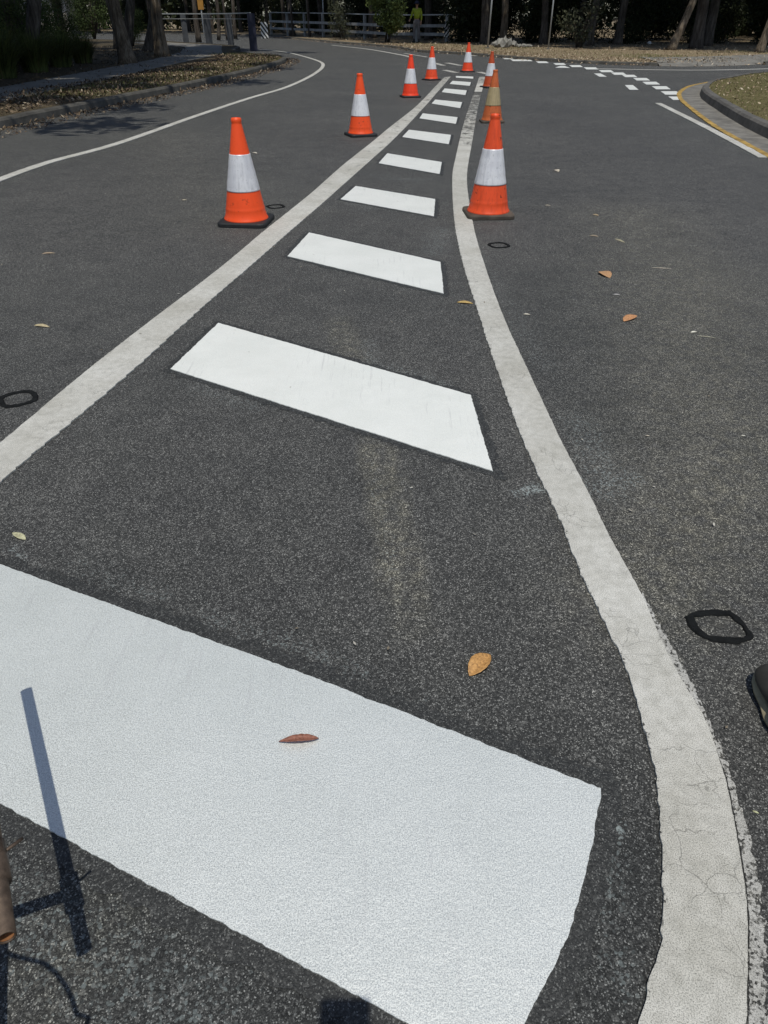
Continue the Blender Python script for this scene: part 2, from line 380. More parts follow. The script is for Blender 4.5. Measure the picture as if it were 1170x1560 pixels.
# ------------------------------------------------------------------ painted markings
def smooth(c, k):
    """moving average whose window grows with distance from the near end of the island"""
    c = [Vector(p) for p in c]; n = len(c); st = max(1e-6, sum((a - b).length for a, b in zip(c, c[1:])) / (n - 1)); out = []
    for i, p in enumerate(c):
        w_ = int(min(k * max(.3, p.y) / st, i, n - 1 - i)); q = c[i - w_:i + w_ + 1]; out.append(sum(q, Vector()) / len(q))
    return out
def wob(p, f, amp, seed): return amp * noise.noise(Vector((p.x * f + seed, p.y * f - seed, seed)))
def strip(name, left, right, mat, parent=None, z0=.0035, z1=.007, jag_l=.003, jag_r=.003, step=.008, wear=None, saw_r=0, saw_l=0, nmax=1600, chip=None, **k):
    """painted strip between two edge polylines, with thickness and ragged edges"""
    L = sum((Vector(b) - Vector(a)).length for a, b in zip(left, left[1:]))
    n = min(nmax, max(8, int(L / step)))
    A = resample(left, n); B = resample(right, n); C = 5
    V, F, W = [], [], []
    for i in range(n + 1):
        a, b = A[i].copy(), B[i].copy(); d = (b - a).normalized()
        a += d * (wob(a, 12, jag_l * .6, 3.1) + wob(a, 130, jag_l * 1.2, 9)); b += d * (wob(b, 12, jag_r * .6, 7.7) + wob(b, 130, jag_r * 1.2, 2))
        if saw_r: b += d * saw_r * ((i * 7919 % 13) / 13 - .5)
        if saw_l: a += d * saw_l * ((i * 7919 % 13) / 13 - .5)
        for c in range(C + 1):
            t = (0, .07, .35, .65, .93, 1)[c]; p = a.lerp(b, t); V.append((p.x, p.y, z1))
            W.append(wear(i / n, t, p) if wear else 0.0)
        V.append((a.x, a.y, z0 - .002)); V.append((b.x, b.y, z0 - .002)); W += [0, 0]
    K = C + 3
    for i in range(n):
        o, p = i * K, (i + 1) * K
        for c in range(C): F.append((o + c, o + c + 1, p + c + 1, p + c))
        F.append((o + C + 1, o, p, p + C + 1)); F.append((o + C, o + C + 2, p + C + 2, p + C))
    for o, rev in ((0, True), (n * K, False)):
        f = [o + c for c in range(C + 1)] + [o + C + 2, o + C + 1]; F.append(tuple(f if rev else f[::-1]))
    ob = mesh(name, V, F, mat, parent, **k); vattr(ob, 'wear', W)
    if chip: vattr(ob, 'chip', [chip(v[1]) for v in V])
    return ob
def grow(poly, m):
    c = sum(poly, Vector()) / len(poly); out = []
    n = len(poly)
    for i in range(n):
        p, a, b = poly[i], poly[i - 1], poly[(i + 1) % n]
        e1 = (p - a).normalized(); e2 = (b - p).normalized()
        n1 = Vector((e1.y, -e1.x, 0)); n2 = Vector((e2.y, -e2.x, 0))
        if n1.dot(p - c) < 0: n1 = -n1
        if n2.dot(p - c) < 0: n2 = -n2
        m_ = (n1 + n2); out.append(p + m_ * (m / max(.35, 1 + n1.dot(n2))))
    return out
def ragged(poly, step, amp, seed=0.0):
    out = []; n = len(poly)
    for i in range(n):
        a, b = poly[i], poly[(i + 1) % n]; k = max(1, int((b - a).length / step)); d = (b - a).normalized(); nn = Vector((d.y, -d.x, 0))
        for j in range(k):
            p = a.lerp(b, j / k); f = 0 if j == 0 else 1
            out.append(p + nn * f * (wob(p, 30, amp, seed) + wob(p, 110, amp * .8, seed + 4)))
    return out

BARS = [
 ([(-31.7, 848.8), (0, 861), (460, 1027), (915, 1203), (914, 1222), (905, 1268), (897, 1305), (889, 1342), (868, 1417), (846, 1470), (818, 1523), (775, 1600), (735, 1640), (621, 1560), (560, 1527), (451, 1467), (380, 1430), (220, 1345), (0, 1225), (-241.1, 1091.4)], 'largest fresh white painted block, nearest the camera with a red leaf on it'),
 ([(333, 493), (717, 603), (751, 719), (260, 563)], 'second nearest fresh white painted block, wide slanted panel across the island'),
 ([(471, 355), (671, 400), (676, 448), (438, 391)], 'third nearest fresh white painted block, just beyond the yellow leaf'),
 ([(542, 284), (663, 304), (661, 330), (519, 304)], 'fourth nearest fresh white painted block, between the two biggest cones'),
 ([(590, 234), (673, 247.5), (669.7, 265.5), (577, 249)], 'fifth fresh white painted block from the camera, in the middle of the island'),
 ([(623, 198), (687, 206), (683.6, 220), (613, 209)], 'sixth fresh white painted block, level with the second left cone'),
 ([(644, 173), (697, 179), (694.5, 189), (639, 180.5)], 'seventh fresh white painted block, level with the faded tan cone base'),
 ([(663, 152), (704, 156), (701, 165), (657.6, 158)], 'eighth fresh white painted block, level with the third left cone'),
 ([(677.4, 135), (711, 138), (709, 145), (673, 140.5)], 'ninth fresh white painted block, third from the far tip'),
 ([(689.4, 123.4), (717.4, 125.5), (715.7, 131), (685, 128)], 'tenth fresh white painted block, second from the far tip'),
 ([(694.5, 116), (721, 117), (721, 120), (694.5, 118.3)], 'farthest fresh white painted block, thin bar in front of the far cone')]
for i, (pp, lab) in enumerate(BARS):
    poly = [G(*p) for p in pp]
    if poly and sum((a.x * b.y - b.x * a.y) for a, b in zip(poly, poly[1:] + poly[:1])) < 0: poly = poly[::-1]
    near = i < 3
    rp = ragged(poly, .008 if i < 2 else .02, .0028 if near else .004, i * 3.3)
    V, F = slab(rp, .001, .0045)
    b = mesh('painted_block', V, F, M['new' if i else 'newbig'], label=lab, cat='road marking', group='fresh white blocks across the painted island')
    gp = ragged(grow(poly, .030 if i else .042), .012, .020, i * 5.1 + 1)
    V, F = slab(gp, -.001, .0015); mesh('sealer_border', V, F, M['primer'], b)

lineL_a = [(-519.1, 1174.6), (-203.5, 886.6), (-60, 725), (0, 678.5), (60, 629), (103.4, 588), (177, 532), (229, 490), (338, 408), (417, 340), (454, 313), (495, 277), (535, 241), (566, 219), (599, 189), (619, 176), (647, 150), (662, 133), (677, 118)]
lineL_b = [(-416.0, 1174.6), (-174.6, 924.1), (-60, 793), (0, 737), (49, 695), (105, 648), (184, 583), (263, 511), (338, 443), (388, 402), (438, 356), (487, 315), (521, 284), (559, 250), (599, 214), (619, 193), (638, 173), (661, 147), (674, 132), (687, 117)]
def far_wear(i, t, p): return (.30 if t in (0, 1) else .0) + min(.42, max(0, (p.y - 8) * .035))
strip('edge_line', smooth(catmull([G(*p) for p in lineL_a], .04), .12), smooth(catmull([G(*p) for p in lineL_b], .04), .12), M['old'], wear=lambda i, t, p: (.45 if t == 0 else .3 if t == .07 else 0) + (min(.3, max(0, (p.y - 9) * .02))), chip=lambda y: 0 if y < 7 else min(1.0, .78 + (y - 7) * .018), jag_l=.002, jag_r=.003, saw_r=.008,
      label='long aged cream line running from the left edge up to the tip of the island', cat='road marking')
lineR_a = [(940, 1680), (958, 1600), (972.6, 1560), (983, 1513), (999.5, 1468), (1007, 1417), (1010, 1339), (1005.5, 1267.5), (999.5, 1190), (987.5, 1136), (972, 1080), (960, 1035), (945, 1000), (922, 955), (899, 905), (877, 860), (856.7, 802), (832.6, 752), (799, 679), (774, 613), (748.7, 541), (723.5, 462), (705.6, 404.6), (693, 345), (689, 292), (689.5, 262), (693, 246), (704, 197.5), (713, 168), (722.7, 140), (730, 117.6)]
lineR_b = [(1120, 1680), (1134, 1600), (1135.6, 1560), (1137, 1480), (1137, 1399), (1132.6, 1348), (1119, 1267.5), (1104, 1187), (1083, 1127), (1072, 1091), (1045, 1056), (1026, 1018), (1005, 975), (980, 915), (952, 862), (925, 814), (893, 746), (858, 681), (827.6, 616), (799, 555), (766.6, 483.6), (738, 404.6), (721, 345), (711.5, 283), (712.5, 255), (719, 218), (728, 164), (734, 140), (739.4, 117.6)]
def wearR(i, t, p):
    e = .60 if t == 0 else .40 if t == .07 else (.30 if t == 1 else .0)
    return e
def chipR(y): return 0.0 if y < 9.6 else (.96 if y < 11 else 1.04 if y < 13.5 else 1.10) if y < 16.4 else 1.45 if y < 17.2 else .3 if y < 19.4 else 1.0
lr = strip('curved_line', smooth(catmull([G(*p) for p in lineR_a], .02), .055), smooth(catmull([G(*p) for p in lineR_b], .02), .055), M['old'], wear=wearR, chip=chipR, jag_l=.003, jag_r=.002, saw_l=.005,
      label='thick aged white line curving down the right side of the painted island', cat='road marking')
fr_a = [(1139, 1600), (1140, 1560), (1141, 1480), (1141, 1399), (1136, 1348), (1123, 1267.5), (1107, 1187), (1084, 1127), (1072, 1091), (1045, 1056), (1025, 1018), (1003, 975), (977, 915)]
fr_b = [(1172, 1600), (1168.5, 1560), (1166, 1480), (1161, 1387), (1143, 1279.5), (1122, 1210), (1101, 1145), (1084, 1109), (1061, 1056), (1043, 1022), (1026, 989), (1003, 950), (978, 905)]
strip('thin_overspray', catmull([G(*p) for p in fr_a], .04), catmull([G(*p) for p in fr_b], .04), M['thin'], lr, z0=.001, z1=.0028, wear=lambda i, t, p: .64 + .1 * (t in (0, 1)), jag_r=.006, saw_r=.008)

# far left edge line
el = [(-60, 297), (0, 274), (77, 247), (179.5, 219), (299, 177), (380, 150), (431, 135), (462, 122), (480, 112), (490, 104), (492, 98), (487, 94), (476, 90), (458.6, 85), (440, 80.5), (415, 77), (385, 75)]
c = catmull([G(*p) for p in el], .25)
def offset(c, d):
    out = []
    for i, p in enumerate(c):
        t = (c[min(i + 1, len(c) - 1)] - c[max(i - 1, 0)]).normalized(); out.append(p + Vector((t.y, -t.x, 0)) * d)
    return out
strip('edge_line', offset(c, -.055), offset(c, .055), M['old'], step=.06, jag_l=.006, jag_r=.006, wear=lambda i, t, p: .12 + .2 * (abs(t - .5) > .4),
      label='narrow white edge line on the left lane that hooks back around at its far end', cat='road marking')
def simple_line(pp, half, lab, mat='old', wv=.2, name='edge_line'):
    c = catmull([G(*p) for p in pp], .4)
    strip(name, offset(c, -half), offset(c, half), M[mat], step=.1, jag_l=.006, jag_r=.006, wear=lambda i, t, p: wv, label=lab, cat='road marking')
simple_line([(506, 69), (560, 75), (609, 83.5), (625, 87)], .07, 'long thin white line in front of the bridge railing, far centre')
simple_line([(616, 81.5), (650, 87)], .05, 'short thin white dash just left of the third left cone tip', wv=.4)
simple_line([(908, 104.8), (1000, 106.6), (1080, 107), (1170, 105), (1290, 101)], .07, 'thin white line along the far edge of the side road')
simple_line([(1002.5, 157.5), (1060, 186), (1110, 212), (1163, 240.5)], .055, 'worn white line beside the kerbed grass island on the right', wv=.32)
for (x, y, w_, lab) in [(691, 98, 10, 'faded white dash beyond the far cone, left of its tip'), (668, 98, 7, 'faint white dash right of the fourth left cone'), (686, 109, 9, 'blotchy white paint remnant at the left tip of the island'), (738, 112, 8, 'blotchy white paint remnant at the right tip of the island')]:
    simple_line([(x - w_, y - 2), (x + w_, y + 2)], .09, lab, wv=.62, name='paint_remnant')
DASH = [(724, 84, 18, 3), (750, 86, 14, 2.6), (774, 89, 16, 3), (787, 92, 16, 3), (802, 92, 18, 3), (826.6, 95, 18, 3), (853, 97.8, 18, 3), (878, 101, 19, 3.4), (901, 104.4, 21, 3.6), (924, 108.6, 21, 3.8),
        (943, 112.5, 21, 4), (959.7, 116, 21, 4), (978, 121, 23, 4.4), (992.7, 127, 24, 4.8), (1008, 134, 25, 5.4), (1022.8, 142, 27, 6), (1030, 150, 17, 6)]
for i, (x, y, w_, h_) in enumerate(DASH):
    w_ *= .88; h_ *= .82; s = h_ * .9; q = [G(x - w_ / 2 - s, y - h_ / 2), G(x + w_ / 2 - s, y - h_ / 2), G(x + w_ / 2 + s * .6, y + h_ / 2), G(x - w_ / 2 + s * .6, y + h_ / 2)]
    V, F = slab(ragged(q[::-1], .06, .006, i), .002, .007)
    mesh('holding_line_dash', V, F, M['new'], cat='road marking', group='white dashes of the give way line', label=
         ['leftmost give way dash, just right of the far cone', 'second give way dash from the left, behind the cone tip'][i] if i < 2 else ('give way dash touching the yellow kerb line' if i == 16 else ('%s give way dash from the yellow kerb line' % ['third', 'fourth', 'fifth', 'sixth', 'seventh', 'eighth', 'ninth', 'tenth', 'eleventh', 'twelfth', 'thirteenth', 'fourteenth', 'fifteenth'][14 - i] if i < 15 else 'second give way dash from the yellow kerb line')))
for q, lab in [([(854, 100.6), (860, 100.8), (868, 103.6), (846, 103.2)][0:4], 'lone short dash below the left part of the give way row'),
               ([(905, 112.3), (915, 112.3), (924, 117), (913, 117)], 'lone short dash below the middle of the give way row'),
               ([(952, 130), (964, 130), (972.5, 137), (959, 137)], 'lone white dash nearest the camera, below the give way row')]:
    q = [G(*p) for p in q]; V, F = slab(ragged(q[::-1], .06, .006), .002, .007)
    mesh('lane_dash', V, F, M['new'], cat='road marking', group='lone dashes beside the give way line', label=lab)

# rings of bitumen left by removed road studs
def ring(outer, inner, lab):
    n = 48; A = resample(outer + outer[:1], n)[:-1]; B = resample(inner + inner[:1], n)[:-1]
    cc = sum(A, Vector()) / n
    def srt(P): return sorted(P, key=lambda p: math.atan2(p.y - cc.y, p.x - cc.x))
    A, B = srt(A), srt(B); V = []
    for i in range(n):
        a = A[i] + (A[i] - cc).normalized() * wob(A[i], 60, .006, 2); b = B[i] + (B[i] - cc).normalized() * wob(B[i], 60, .005, 5)
        V += [(a.x, a.y, .001), (*a.lerp(b, .15).xy, .005), (*a.lerp(b, .85).xy, .005), (b.x, b.y, .001)]
    F = []
    for i in range(n):
        o, p = 4 * i, 4 * ((i + 1) % n)
        for c_ in range(3): F.append((o + c_, p + c_, p + c_ + 1, o + c_ + 1))
    mesh('bitumen_ring', V, F, M['bitumen'], label=lab, cat='road stud scar', group='black rings where road studs were removed')
ring([G(*p) for p in [(1042, 940), (1060, 931), (1085, 929), (1112, 931), (1130, 945), (1148, 968), (1146, 976), (1118, 983), (1080, 977), (1060, 967), (1048, 955)]], [G(*p) for p in [(1058, 941), (1075, 939), (1110, 939), (1125, 950), (1136, 964), (1131, 973), (1105, 970), (1080, 970), (1066, 957)]],
     'black squarish bitumen ring on the asphalt right of the curved line, near the boot')
def ring2(px, py, s, rot, lab):
    c0 = G(px, py); o = []; i_ = []
    for k in range(24):
        t = 2 * math.pi * k / 24; r = 1 / (abs(math.cos(t)) ** 3 + abs(math.sin(t)) ** 3) ** (1 / 3)
        d = Vector((math.cos(t + rot), math.sin(t + rot), 0)) * r; o.append(c0 + d * s); i_.append(c0 + d * s * .70)
    ring(o, i_, lab)
ring2(28, 608, .075, .6, 'dark bitumen ring at the left edge, above the cream line')
ring2(760, 374, .072, .3, 'dark bitumen ring just right of the curved line, below the large right cone')
ring2(420, 315, .075, .5, 'dark bitumen ring just right of the large left cone')

# ------------------------------------------------------------------ kerbs and verges
def sweep(name, pts, prof, mat, side=1, step=.35, **k):
    """prof: list of (outward offset from the face line towards the verge, z)"""
    c = catmull(pts, step); V, F = [], []
    for i, p in enumerate(c):
        t = (c[min(i + 1, len(c) - 1)] - c[max(i - 1, 0)]).normalized(); nn = Vector((t.y, -t.x, 0)) * side
        for (d, z) in prof:
            q = p + nn * (d + wob(p, 1.5, .012, z)); V.append((q.x, q.y, z + (wob(p, 2.0, .008, 5) if z > .05 else 0)))
    m = len(prof)
    for i in range(len(c) - 1):
        for j in range(m - 1):
            f = (i * m + j, i * m + j + 1, (i + 1) * m + j + 1, (i + 1) * m + j); F.append(f if side < 0 else f[::-1])
    return mesh(name, V, F, mat, **k), c
KP = [(0, -.02), (.015, .10), (.04, .128), (.15, .13), (.15, .0)]
left_pts = [(-6.3, -6), (-6.0, 4), (-5.55, 9), (-5.25, 11.6), (-4.75, 14.6), (-4.15, 18.2), (-3.65, 22.5), (-3.38, 26.4), (-3.42, 29.5), (-3.9, 31.6), (-5.2, 33.5), (-6.6, 37.5), (-7.4, 42.6), (-11.5, 48.8), (-15, 52.6), (-30, 62), (-60, 72)]
kl, kc = sweep('kerb', left_pts, KP, M['kerbdark'], side=-1, kind='structure')
lp = offset(kc, -.15)
left_poly = [(p.x, p.y) for p in lp] + [(-140, 90), (-140, -6)]
V, F = slab(left_poly, 0, .118); soil = mat_soil('verge_soil', (.04, .030, .020), (.075, .06, .036), (.12, .095, .06))
mesh('verge_ground', V, F, soil, kind='structure')
V, F = slab([(-6.75, -6), (-6.45, 12), (-6.4, 20), (-6.35, 28), (-6.3, 33), (-7.2, 37.5), (-8.2, 43), (-12.5, 48.5), (-14.5, 48), (-9.6, 41), (-8.2, 34), (-7.75, 28), (-7.75, 20), (-7.75, 12), (-8.0, -6)], .10, .124)
mesh('footpath', V, F, M['path'], kind='structure')
isl = [(3.3, -8), (3.8, 0), (4.35, 6), (4.9, 10.14), (5.23, 12.0), (5.66, 13.97), (6.0, 15.4), (6.45, 16.8), (7.2, 18.4), (7.95, 19.45), (9.3, 21.1), (10.9, 22.3), (15, 25.0), (24, 30), (50, 42), (110, 70)]
ki, ic = sweep('kerb', isl, [(0, .0), (.02, .11), (.05, .138), (.15, .14), (.15, .0)], M['concrete'], side=1, kind='structure')
gi = mesh('temp', [(0, 0, 0)], [], None); bpy.data.objects.remove(gi)
strip('gutter', offset(ic, -.42), offset(ic, .02), M['gutter'], z0=.003, z1=.006, step=.3, jag_l=.01, jag_r=0, kind='structure')
yl = offset(ic, -.40); strip('yellow_line', offset(ic, -.43)[20:], offset(ic, -.345)[20:], M['yellow'], z0=.006, z1=.0095, step=.12, jag_l=.014, jag_r=.014, label='worn yellow line along the gutter of the grass island', cat='road marking')
ip = offset(ic, .15); isl_poly = [(p.x, p.y) for p in ip] + [(110, -8)]
V, F = slab(isl_poly, 0, .125); mesh('island_ground', V, F, mat_soil('grass_soil', (.085, .07, .032), (.14, .118, .05), (.19, .16, .08), 2.2), kind='structure')
far_px = [(380, 54), (430, 58), (470, 61.5), (510, 65.5), (560, 69.5), (600, 73), (640, 79.5), (700, 83), (760, 88), (835, 93.5), (900, 97.5), (936, 99), (1000, 100.3), (1066, 100.5), (1170, 97), (1300, 92)]
fp = [tuple(G(*p).xy) for p in far_px]
fp = [(-60, 105)] + fp + [(60, 62), (130, 110)]
kf, fc = sweep('kerb', fp, [(0, -.02), (.03, .07), (.06, .09), (.15, .092), (.15, 0)], M['kerbdark'], side=-1, step=.6, kind='structure')
far_poly = [(p.x, p.y) for p in offset(fc, -.15)] + [(130, 400), (-60, 400)]
V, F = slab(far_poly, 0, .085); far_soil = mat_soil('far_verge_soil', (.14, .105, .065), (.24, .185, .115), (.34, .28, .19))
mesh('far_verge', V, F, far_soil, kind='structure')
near = [G(*p) for p in [(1005, 101.2), (1040, 101.8), (1080, 101.6), (1130, 100), (1180, 97.6), (1300, 93)]]; DV, DF = [], []
for p in near:
    o_ = Vector((.12, 1, 0)).normalized(); DV += [(p.x, p.y, .006), (*(p + o_ * .55).xy, .112), (*(p + o_ * 1.6).xy, .112), (*(p + o_ * 4.0).xy, .108)]
for i in range(len(near) - 1):
    for k in range(3): DF.append((4 * i + k, 4 * i + 4 + k, 4 * i + 5 + k, 4 * i + 1 + k))
mesh('driveway_path', DV, DF, mat_simple('dull_path_concrete', (.19, .18, .16), .9, .35, 2.5, .4, .004), kind='structure')

# ------------------------------------------------------------------ litter, grass
def scatter(poly, n, bounds):
    x = RNG.uniform(bounds[0], bounds[1], n * 3); y = RNG.uniform(bounds[2], bounds[3], n * 3)
    m = inside(x, y, poly); return x[m][:n], y[m][:n]
def flat_leaves(x, y, z, size, tilt=.45):
    n = len(x); a = RNG.uniform(0, 2 * np.pi, n); s = size * RNG.uniform(.6, 1.4, n); t1 = RNG.normal(0, tilt, n); t2 = RNG.normal(0, tilt, n)
    u = np.stack([np.cos(a), np.sin(a), t1], 1) * s[:, None] * .5; v = np.stack([-np.sin(a), np.cos(a), t2], 1) * s[:, None] * .21
    c = np.stack([x, y, z + np.abs(t1) * s * .5 + np.abs(t2) * s * .2 + .004], 1)
    return np.stack([c - u, c + v, c + u, c - v], 1)
lit = mat_litter('shade_toned_dry_litter', [(0, (.03, .02, .014)), (.3, (.07, .045, .028)), (.6, (.13, .088, .052)), (.85, (.22, .16, .10)), (1, (.40, .34, .25))])  # left verge shade is worked into these darkened leaf colours
lit2 = mat_litter('sunlit_tone_litter', [(0, (.08, .055, .035)), (.3, (.19, .13, .08)), (.6, (.31, .23, .15)), (.85, (.44, .34, .23)), (1, (.60, .53, .42))])  # lighter litter copy, without the shade tone, for sunlit verge and island
def litter(name, x, y, z, size, mat=lit, tilt=.45):
    o = fast_quads(name, flat_leaves(x, y, z, size, tilt), mat, attrs={'rnd': RNG.random(len(x))}); o['kind'] = 'stuff'; return o
def along(c, n, d0, d1, ylo, yhi, pw=1.0):
    P = np.array([(p.x, p.y) for p in c]); P2 = P[(P[:, 1] > ylo) & (P[:, 1] < yhi)]
    i = RNG.integers(0, len(P2) - 1, n); t = RNG.random(n)[:, None]; p = P2[i] * (1 - t) + P2[i + 1] * t; d = P2[i + 1] - P2[i]
    d /= np.linalg.norm(d, axis=1)[:, None] + 1e-9; nn = np.stack([d[:, 1], -d[:, 0]], 1); o = d0 + (d1 - d0) * RNG.random(n) ** pw
    q = p + nn * o[:, None]; return q[:, 0], q[:, 1]
x, y = along(kc, 15000, -.2, -2.4, 8, 33); litter('leaf_litter', x, y, .122, .052)
x, y = along(kc, 4200, .02, .50, 7, 33, 1.8); litter('leaf_litter', x, y, .003, .045)
x, y = scatter([(-7.6, 8), (-7.6, 36), (-13, 42), (-20, 30), (-20, 8)], 9000, (-20, -7, 8, 42)); litter('leaf_litter', x, y, .122, .06)
x, y = scatter([(-6.4, 8), (-6.4, 33), (-7.8, 36), (-7.7, 8)], 500, (-8, -6, 8, 36)); litter('leaf_litter', x, y, .128, .05)
x, y = along(fc, 14000, .25, -1.8, 26, 48, 1.0); m = (x > -.5) & (x < 12); litter('leaf_litter', x[m], y[m], .09, .055, lit2)
x, y = scatter(far_poly, 14000, (-12, 30, 27, 62)); litter('leaf_litter', x, y, .09, .065, lit2)
x, y = along(fc, 2500, .0, .6, 26, 75, 1.5); litter('leaf_litter', x, y, .004, .07, lit2)
x, y = scatter(isl_poly, 9000, (4.8, 24, 9, 30)); litter('leaf_litter', x, y, .128, .05, lit2)
# short grass: tufts of blades
def blades(x, y, z, h, wd, lean=.5):
    n = len(x); a = RNG.uniform(0, 2 * np.pi, n); hh = h * RNG.uniform(.4, 1.3, n); L = RNG.uniform(0, lean, n)
    b = np.stack([x, y, np.full(n, z)], 1); wv = np.stack([-np.sin(a), np.cos(a), np.zeros(n)], 1) * wd; t = b + np.stack([np.cos(a) * L * hh, np.sin(a) * L * hh, hh], 1)
    return np.stack([b - wv, b + wv, t + wv * .25, t - wv * .25], 1)
gm = mat_leaf('dry_grass_blades', (.075, .088, .028), (.165, .175, .06), (.32, .27, .14), .1)
def grass(x, y, z, h, wd): o = fast_quads('grass', blades(x, y, z, h, wd, 1.2), gm, attrs={'rnd': RNG.random(len(x))}); o['kind'] = 'stuff'
x, y = scatter(isl_poly, 42000, (4.8, 20, 9, 27)); grass(x, y, .12, .035, .004)
x, y = along(kc, 9000, -.2, -1.9, 14, 34); grass(x, y, .118, .04, .005)
x, y = along(fc, 9000, -.2, -6, 26, 48); grass(x, y, .084, .05, .007)

# ------------------------------------------------------------------ traffic cones
org = {}
def cone(px, py, lab, rot, oc, cc, seed, dirt=.3, base='rubber', H=.70, lean=(0, 0), cd_=.5):
    p = G(px, py); t = empty('traffic_cone', p, rot, label=lab, cat='traffic cone', group='orange traffic cones around the painted island')
    t.scale = (H / .70,) * 3; t.rotation_euler.x, t.rotation_euler.y = lean
    om = mat_orange('cone_orange', oc, dirt, seed); cm = mat_collar('cone_collar', cc, seed, cd_)
    rb, rt = .156, .031
    def rad(z): return rb + (rt - rb) * (z - .045) / (.69 - .045)
    prof = [(.164, .030), (.166, .036), (.162, .044), (rad(.06) + .002, .054)] + [(rad(z), z) for z in (.08, .10)] + [(rad(.105) + .0015, .108), (rad(.12), .118)] + [(rad(z), z) for z in np.linspace(.13, .655, 24)] + \
           [(rad(.66), .66), (rad(.665) - .001, .668), (rad(.675) + .0035, .676), (rad(.68) + .004, .692), (rad(.69) + .002, .70), (.024, .70), (.022, .66)]
    V, F = lathe(prof, 40)
    V = [v + Vector((1, 0, 0)) * wob(v, 9, .0018, seed) for v in V]
    mesh('body', V, F, om, t, True)
    V, F = lathe([(rad(.232) + .0005, .232), (rad(.232) + .0032, .2325)] + [(rad(z) + .0032 + .0006 * math.sin(z * 90 + seed), z) for z in np.linspace(.24, .468, 14)] + [(rad(.474) + .0032, .4735), (rad(.474) + .0005, .474)], 40)
    mesh('reflective_collar', V, F, cm, t, True)
    # square rubber base with cut corners and raised boss
    s, k = .184, .05; B = []
    for (sx, sy) in ((1, 1), (-1, 1), (-1, -1), (1, -1)):
        for j in range(5):
            a = (0, 1, 2, 3, 4)[j] / 4 * math.pi / 2; th = math.atan2(sy, sx) - math.pi / 4 + a
            B.append(Vector((sx * (s - k) + k * math.cos(th), sy * (s - k) + k * math.sin(th), 0)))
    n = len(B); V = []; F = []
    for sc_, z in ((.985, 0), (1.0, .004), (1.0, .024), (.975, .032), (.90, .034)):
        V += [Vector((b.x * sc_, b.y * sc_, z)) for b in B]
    for i in range(4):
        for j in range(n): F.append((i * n + j, i * n + (j + 1) % n, (i + 1) * n + (j + 1) % n, (i + 1) * n + j))
    F.append(tuple(range(4 * n, 5 * n))); F.append(tuple(range(n))[::-1])
    mesh('base', V, F, M[base], t)
OR = (.90, .085, .012); WH = (.80, .79, .80)
cone(376, 339, 'large orange cone on the left lane, left of the cream line, nearest on that side', -.10, OR, (.74, .73, .74), 1.3, .18, 'rubber')
cone(743, 327.5, 'large scuffed orange cone standing right beside the curved line, nearest on the right', .05, (.82, .085, .018), WH, 4.1, .65, 'dustyrubber')
cone(549.5, 206.5, 'second cone from the camera on the left, with a chipped lower band', .35, OR, WH, 7.9, .3)
cone(625, 148, 'third cone from the camera on the left, bright red orange with a dark mark', .2, (.92, .06, .015), WH, 2.2, .3)
cone(657, 122, 'fourth and farthest cone on the left side of the island', .6, (.85, .08, .02), WH, 5.5, .4)
cone(712, 109.5, 'farthest cone, standing at the tip of the painted island', .15, (.85, .075, .02), WH, 9.4, .3)
cone(746, 133.5, 'dirty cone with a white band, partly hidden behind the faded tan cone', .4, (.48, .075, .02), (.78, .78, .79), 3.6, .7, H=.675)
cone(749, 186, 'faded brownish cone with a yellowed tan band, behind the large right cone', .0, (.55, .13, .035), (.46, .36, .19), 6.7, .8, 'dustyrubber', H=.665)

# ------------------------------------------------------------------ fallen leaves lying on the road
def leaf(p0, p1, width, col, lab, name='fallen_leaf', curl=.25, z=.002, cat='leaf'):
    a, b = G(*p0), G(*p1); L = (b - a).length; ang = math.atan2((b - a).y, (b - a).x)
    q = N('leaf_' + lab.split()[0]); v = q.obj(); nn = q.noise(v, 160, 4, .7)
    q.base(q.mix(1.0, col, q.ramp(nn, [(.35, (.55, .5, .45)), (.6, (1.15, 1.12, 1.05))]), 'MULTIPLY')); q.rough(.6)
    V, F = [], []; n = 14
    for i in range(n + 1):
        t = i / n; wd = width * L * .5 * (math.sin(math.pi * t ** .85) ** .8) * (1 - .12 * random.random()); wd = max(wd, L * .006)
        for s in (-1, -.5, 0, .5, 1):
            V.append((t * L, s * wd, z + curl * wd * (s * s) + L * .10 * math.sin(math.pi * t) * (.4 + .6 * (s > 0)) * curl * 2))
    for i in range(n):
        for s in range(4): F.append((i * 5 + s, (i + 1) * 5 + s, (i + 1) * 5 + s + 1, i * 5 + s + 1))
    e = mesh(name, V, F, q.m, None, True, label=lab, cat=cat); e.location = a; e.rotation_euler.z = ang
    if cat == 'leaf': e['group'] = 'fallen leaves lying on the road'
    sv = e.modifiers.new('t', 'SOLIDIFY'); sv.thickness = .0005
leaf((715, 1031), (747, 998), .50, (.50, .28, .10), 'broad golden brown leaf on the asphalt above the nearest white block', curl=.45, z=.003)
leaf((486, 1129), (425, 1134), .26, (.28, .12, .085), 'narrow reddish leaf lying on the nearest white block', z=.010, curl=.35)
leaf((39, 823), (19, 812), .36, (.50, .50, .34), 'pale green leaf near the left edge above the nearest white block')
leaf((52, 496), (76, 499), .30, (.48, .42, .28), 'tan curled leaf on the left lane, level with the second white block')
leaf((64, 387), (84, 386), .22, (.42, .33, .24), 'small twisted brown leaf on the left lane, level with the third white block')
leaf((696, 461), (721, 463), .34, (.50, .36, .14), 'yellowish leaf touching the curved line below the third white block')
leaf((915, 414), (929, 424), .55, (.50, .30, .16), 'small broad orange leaf on the right lane, upper of the two orange ones')
leaf((950, 490), (970, 481), .42, (.52, .27, .13), 'bright orange leaf on the right lane, lower of the two orange ones')
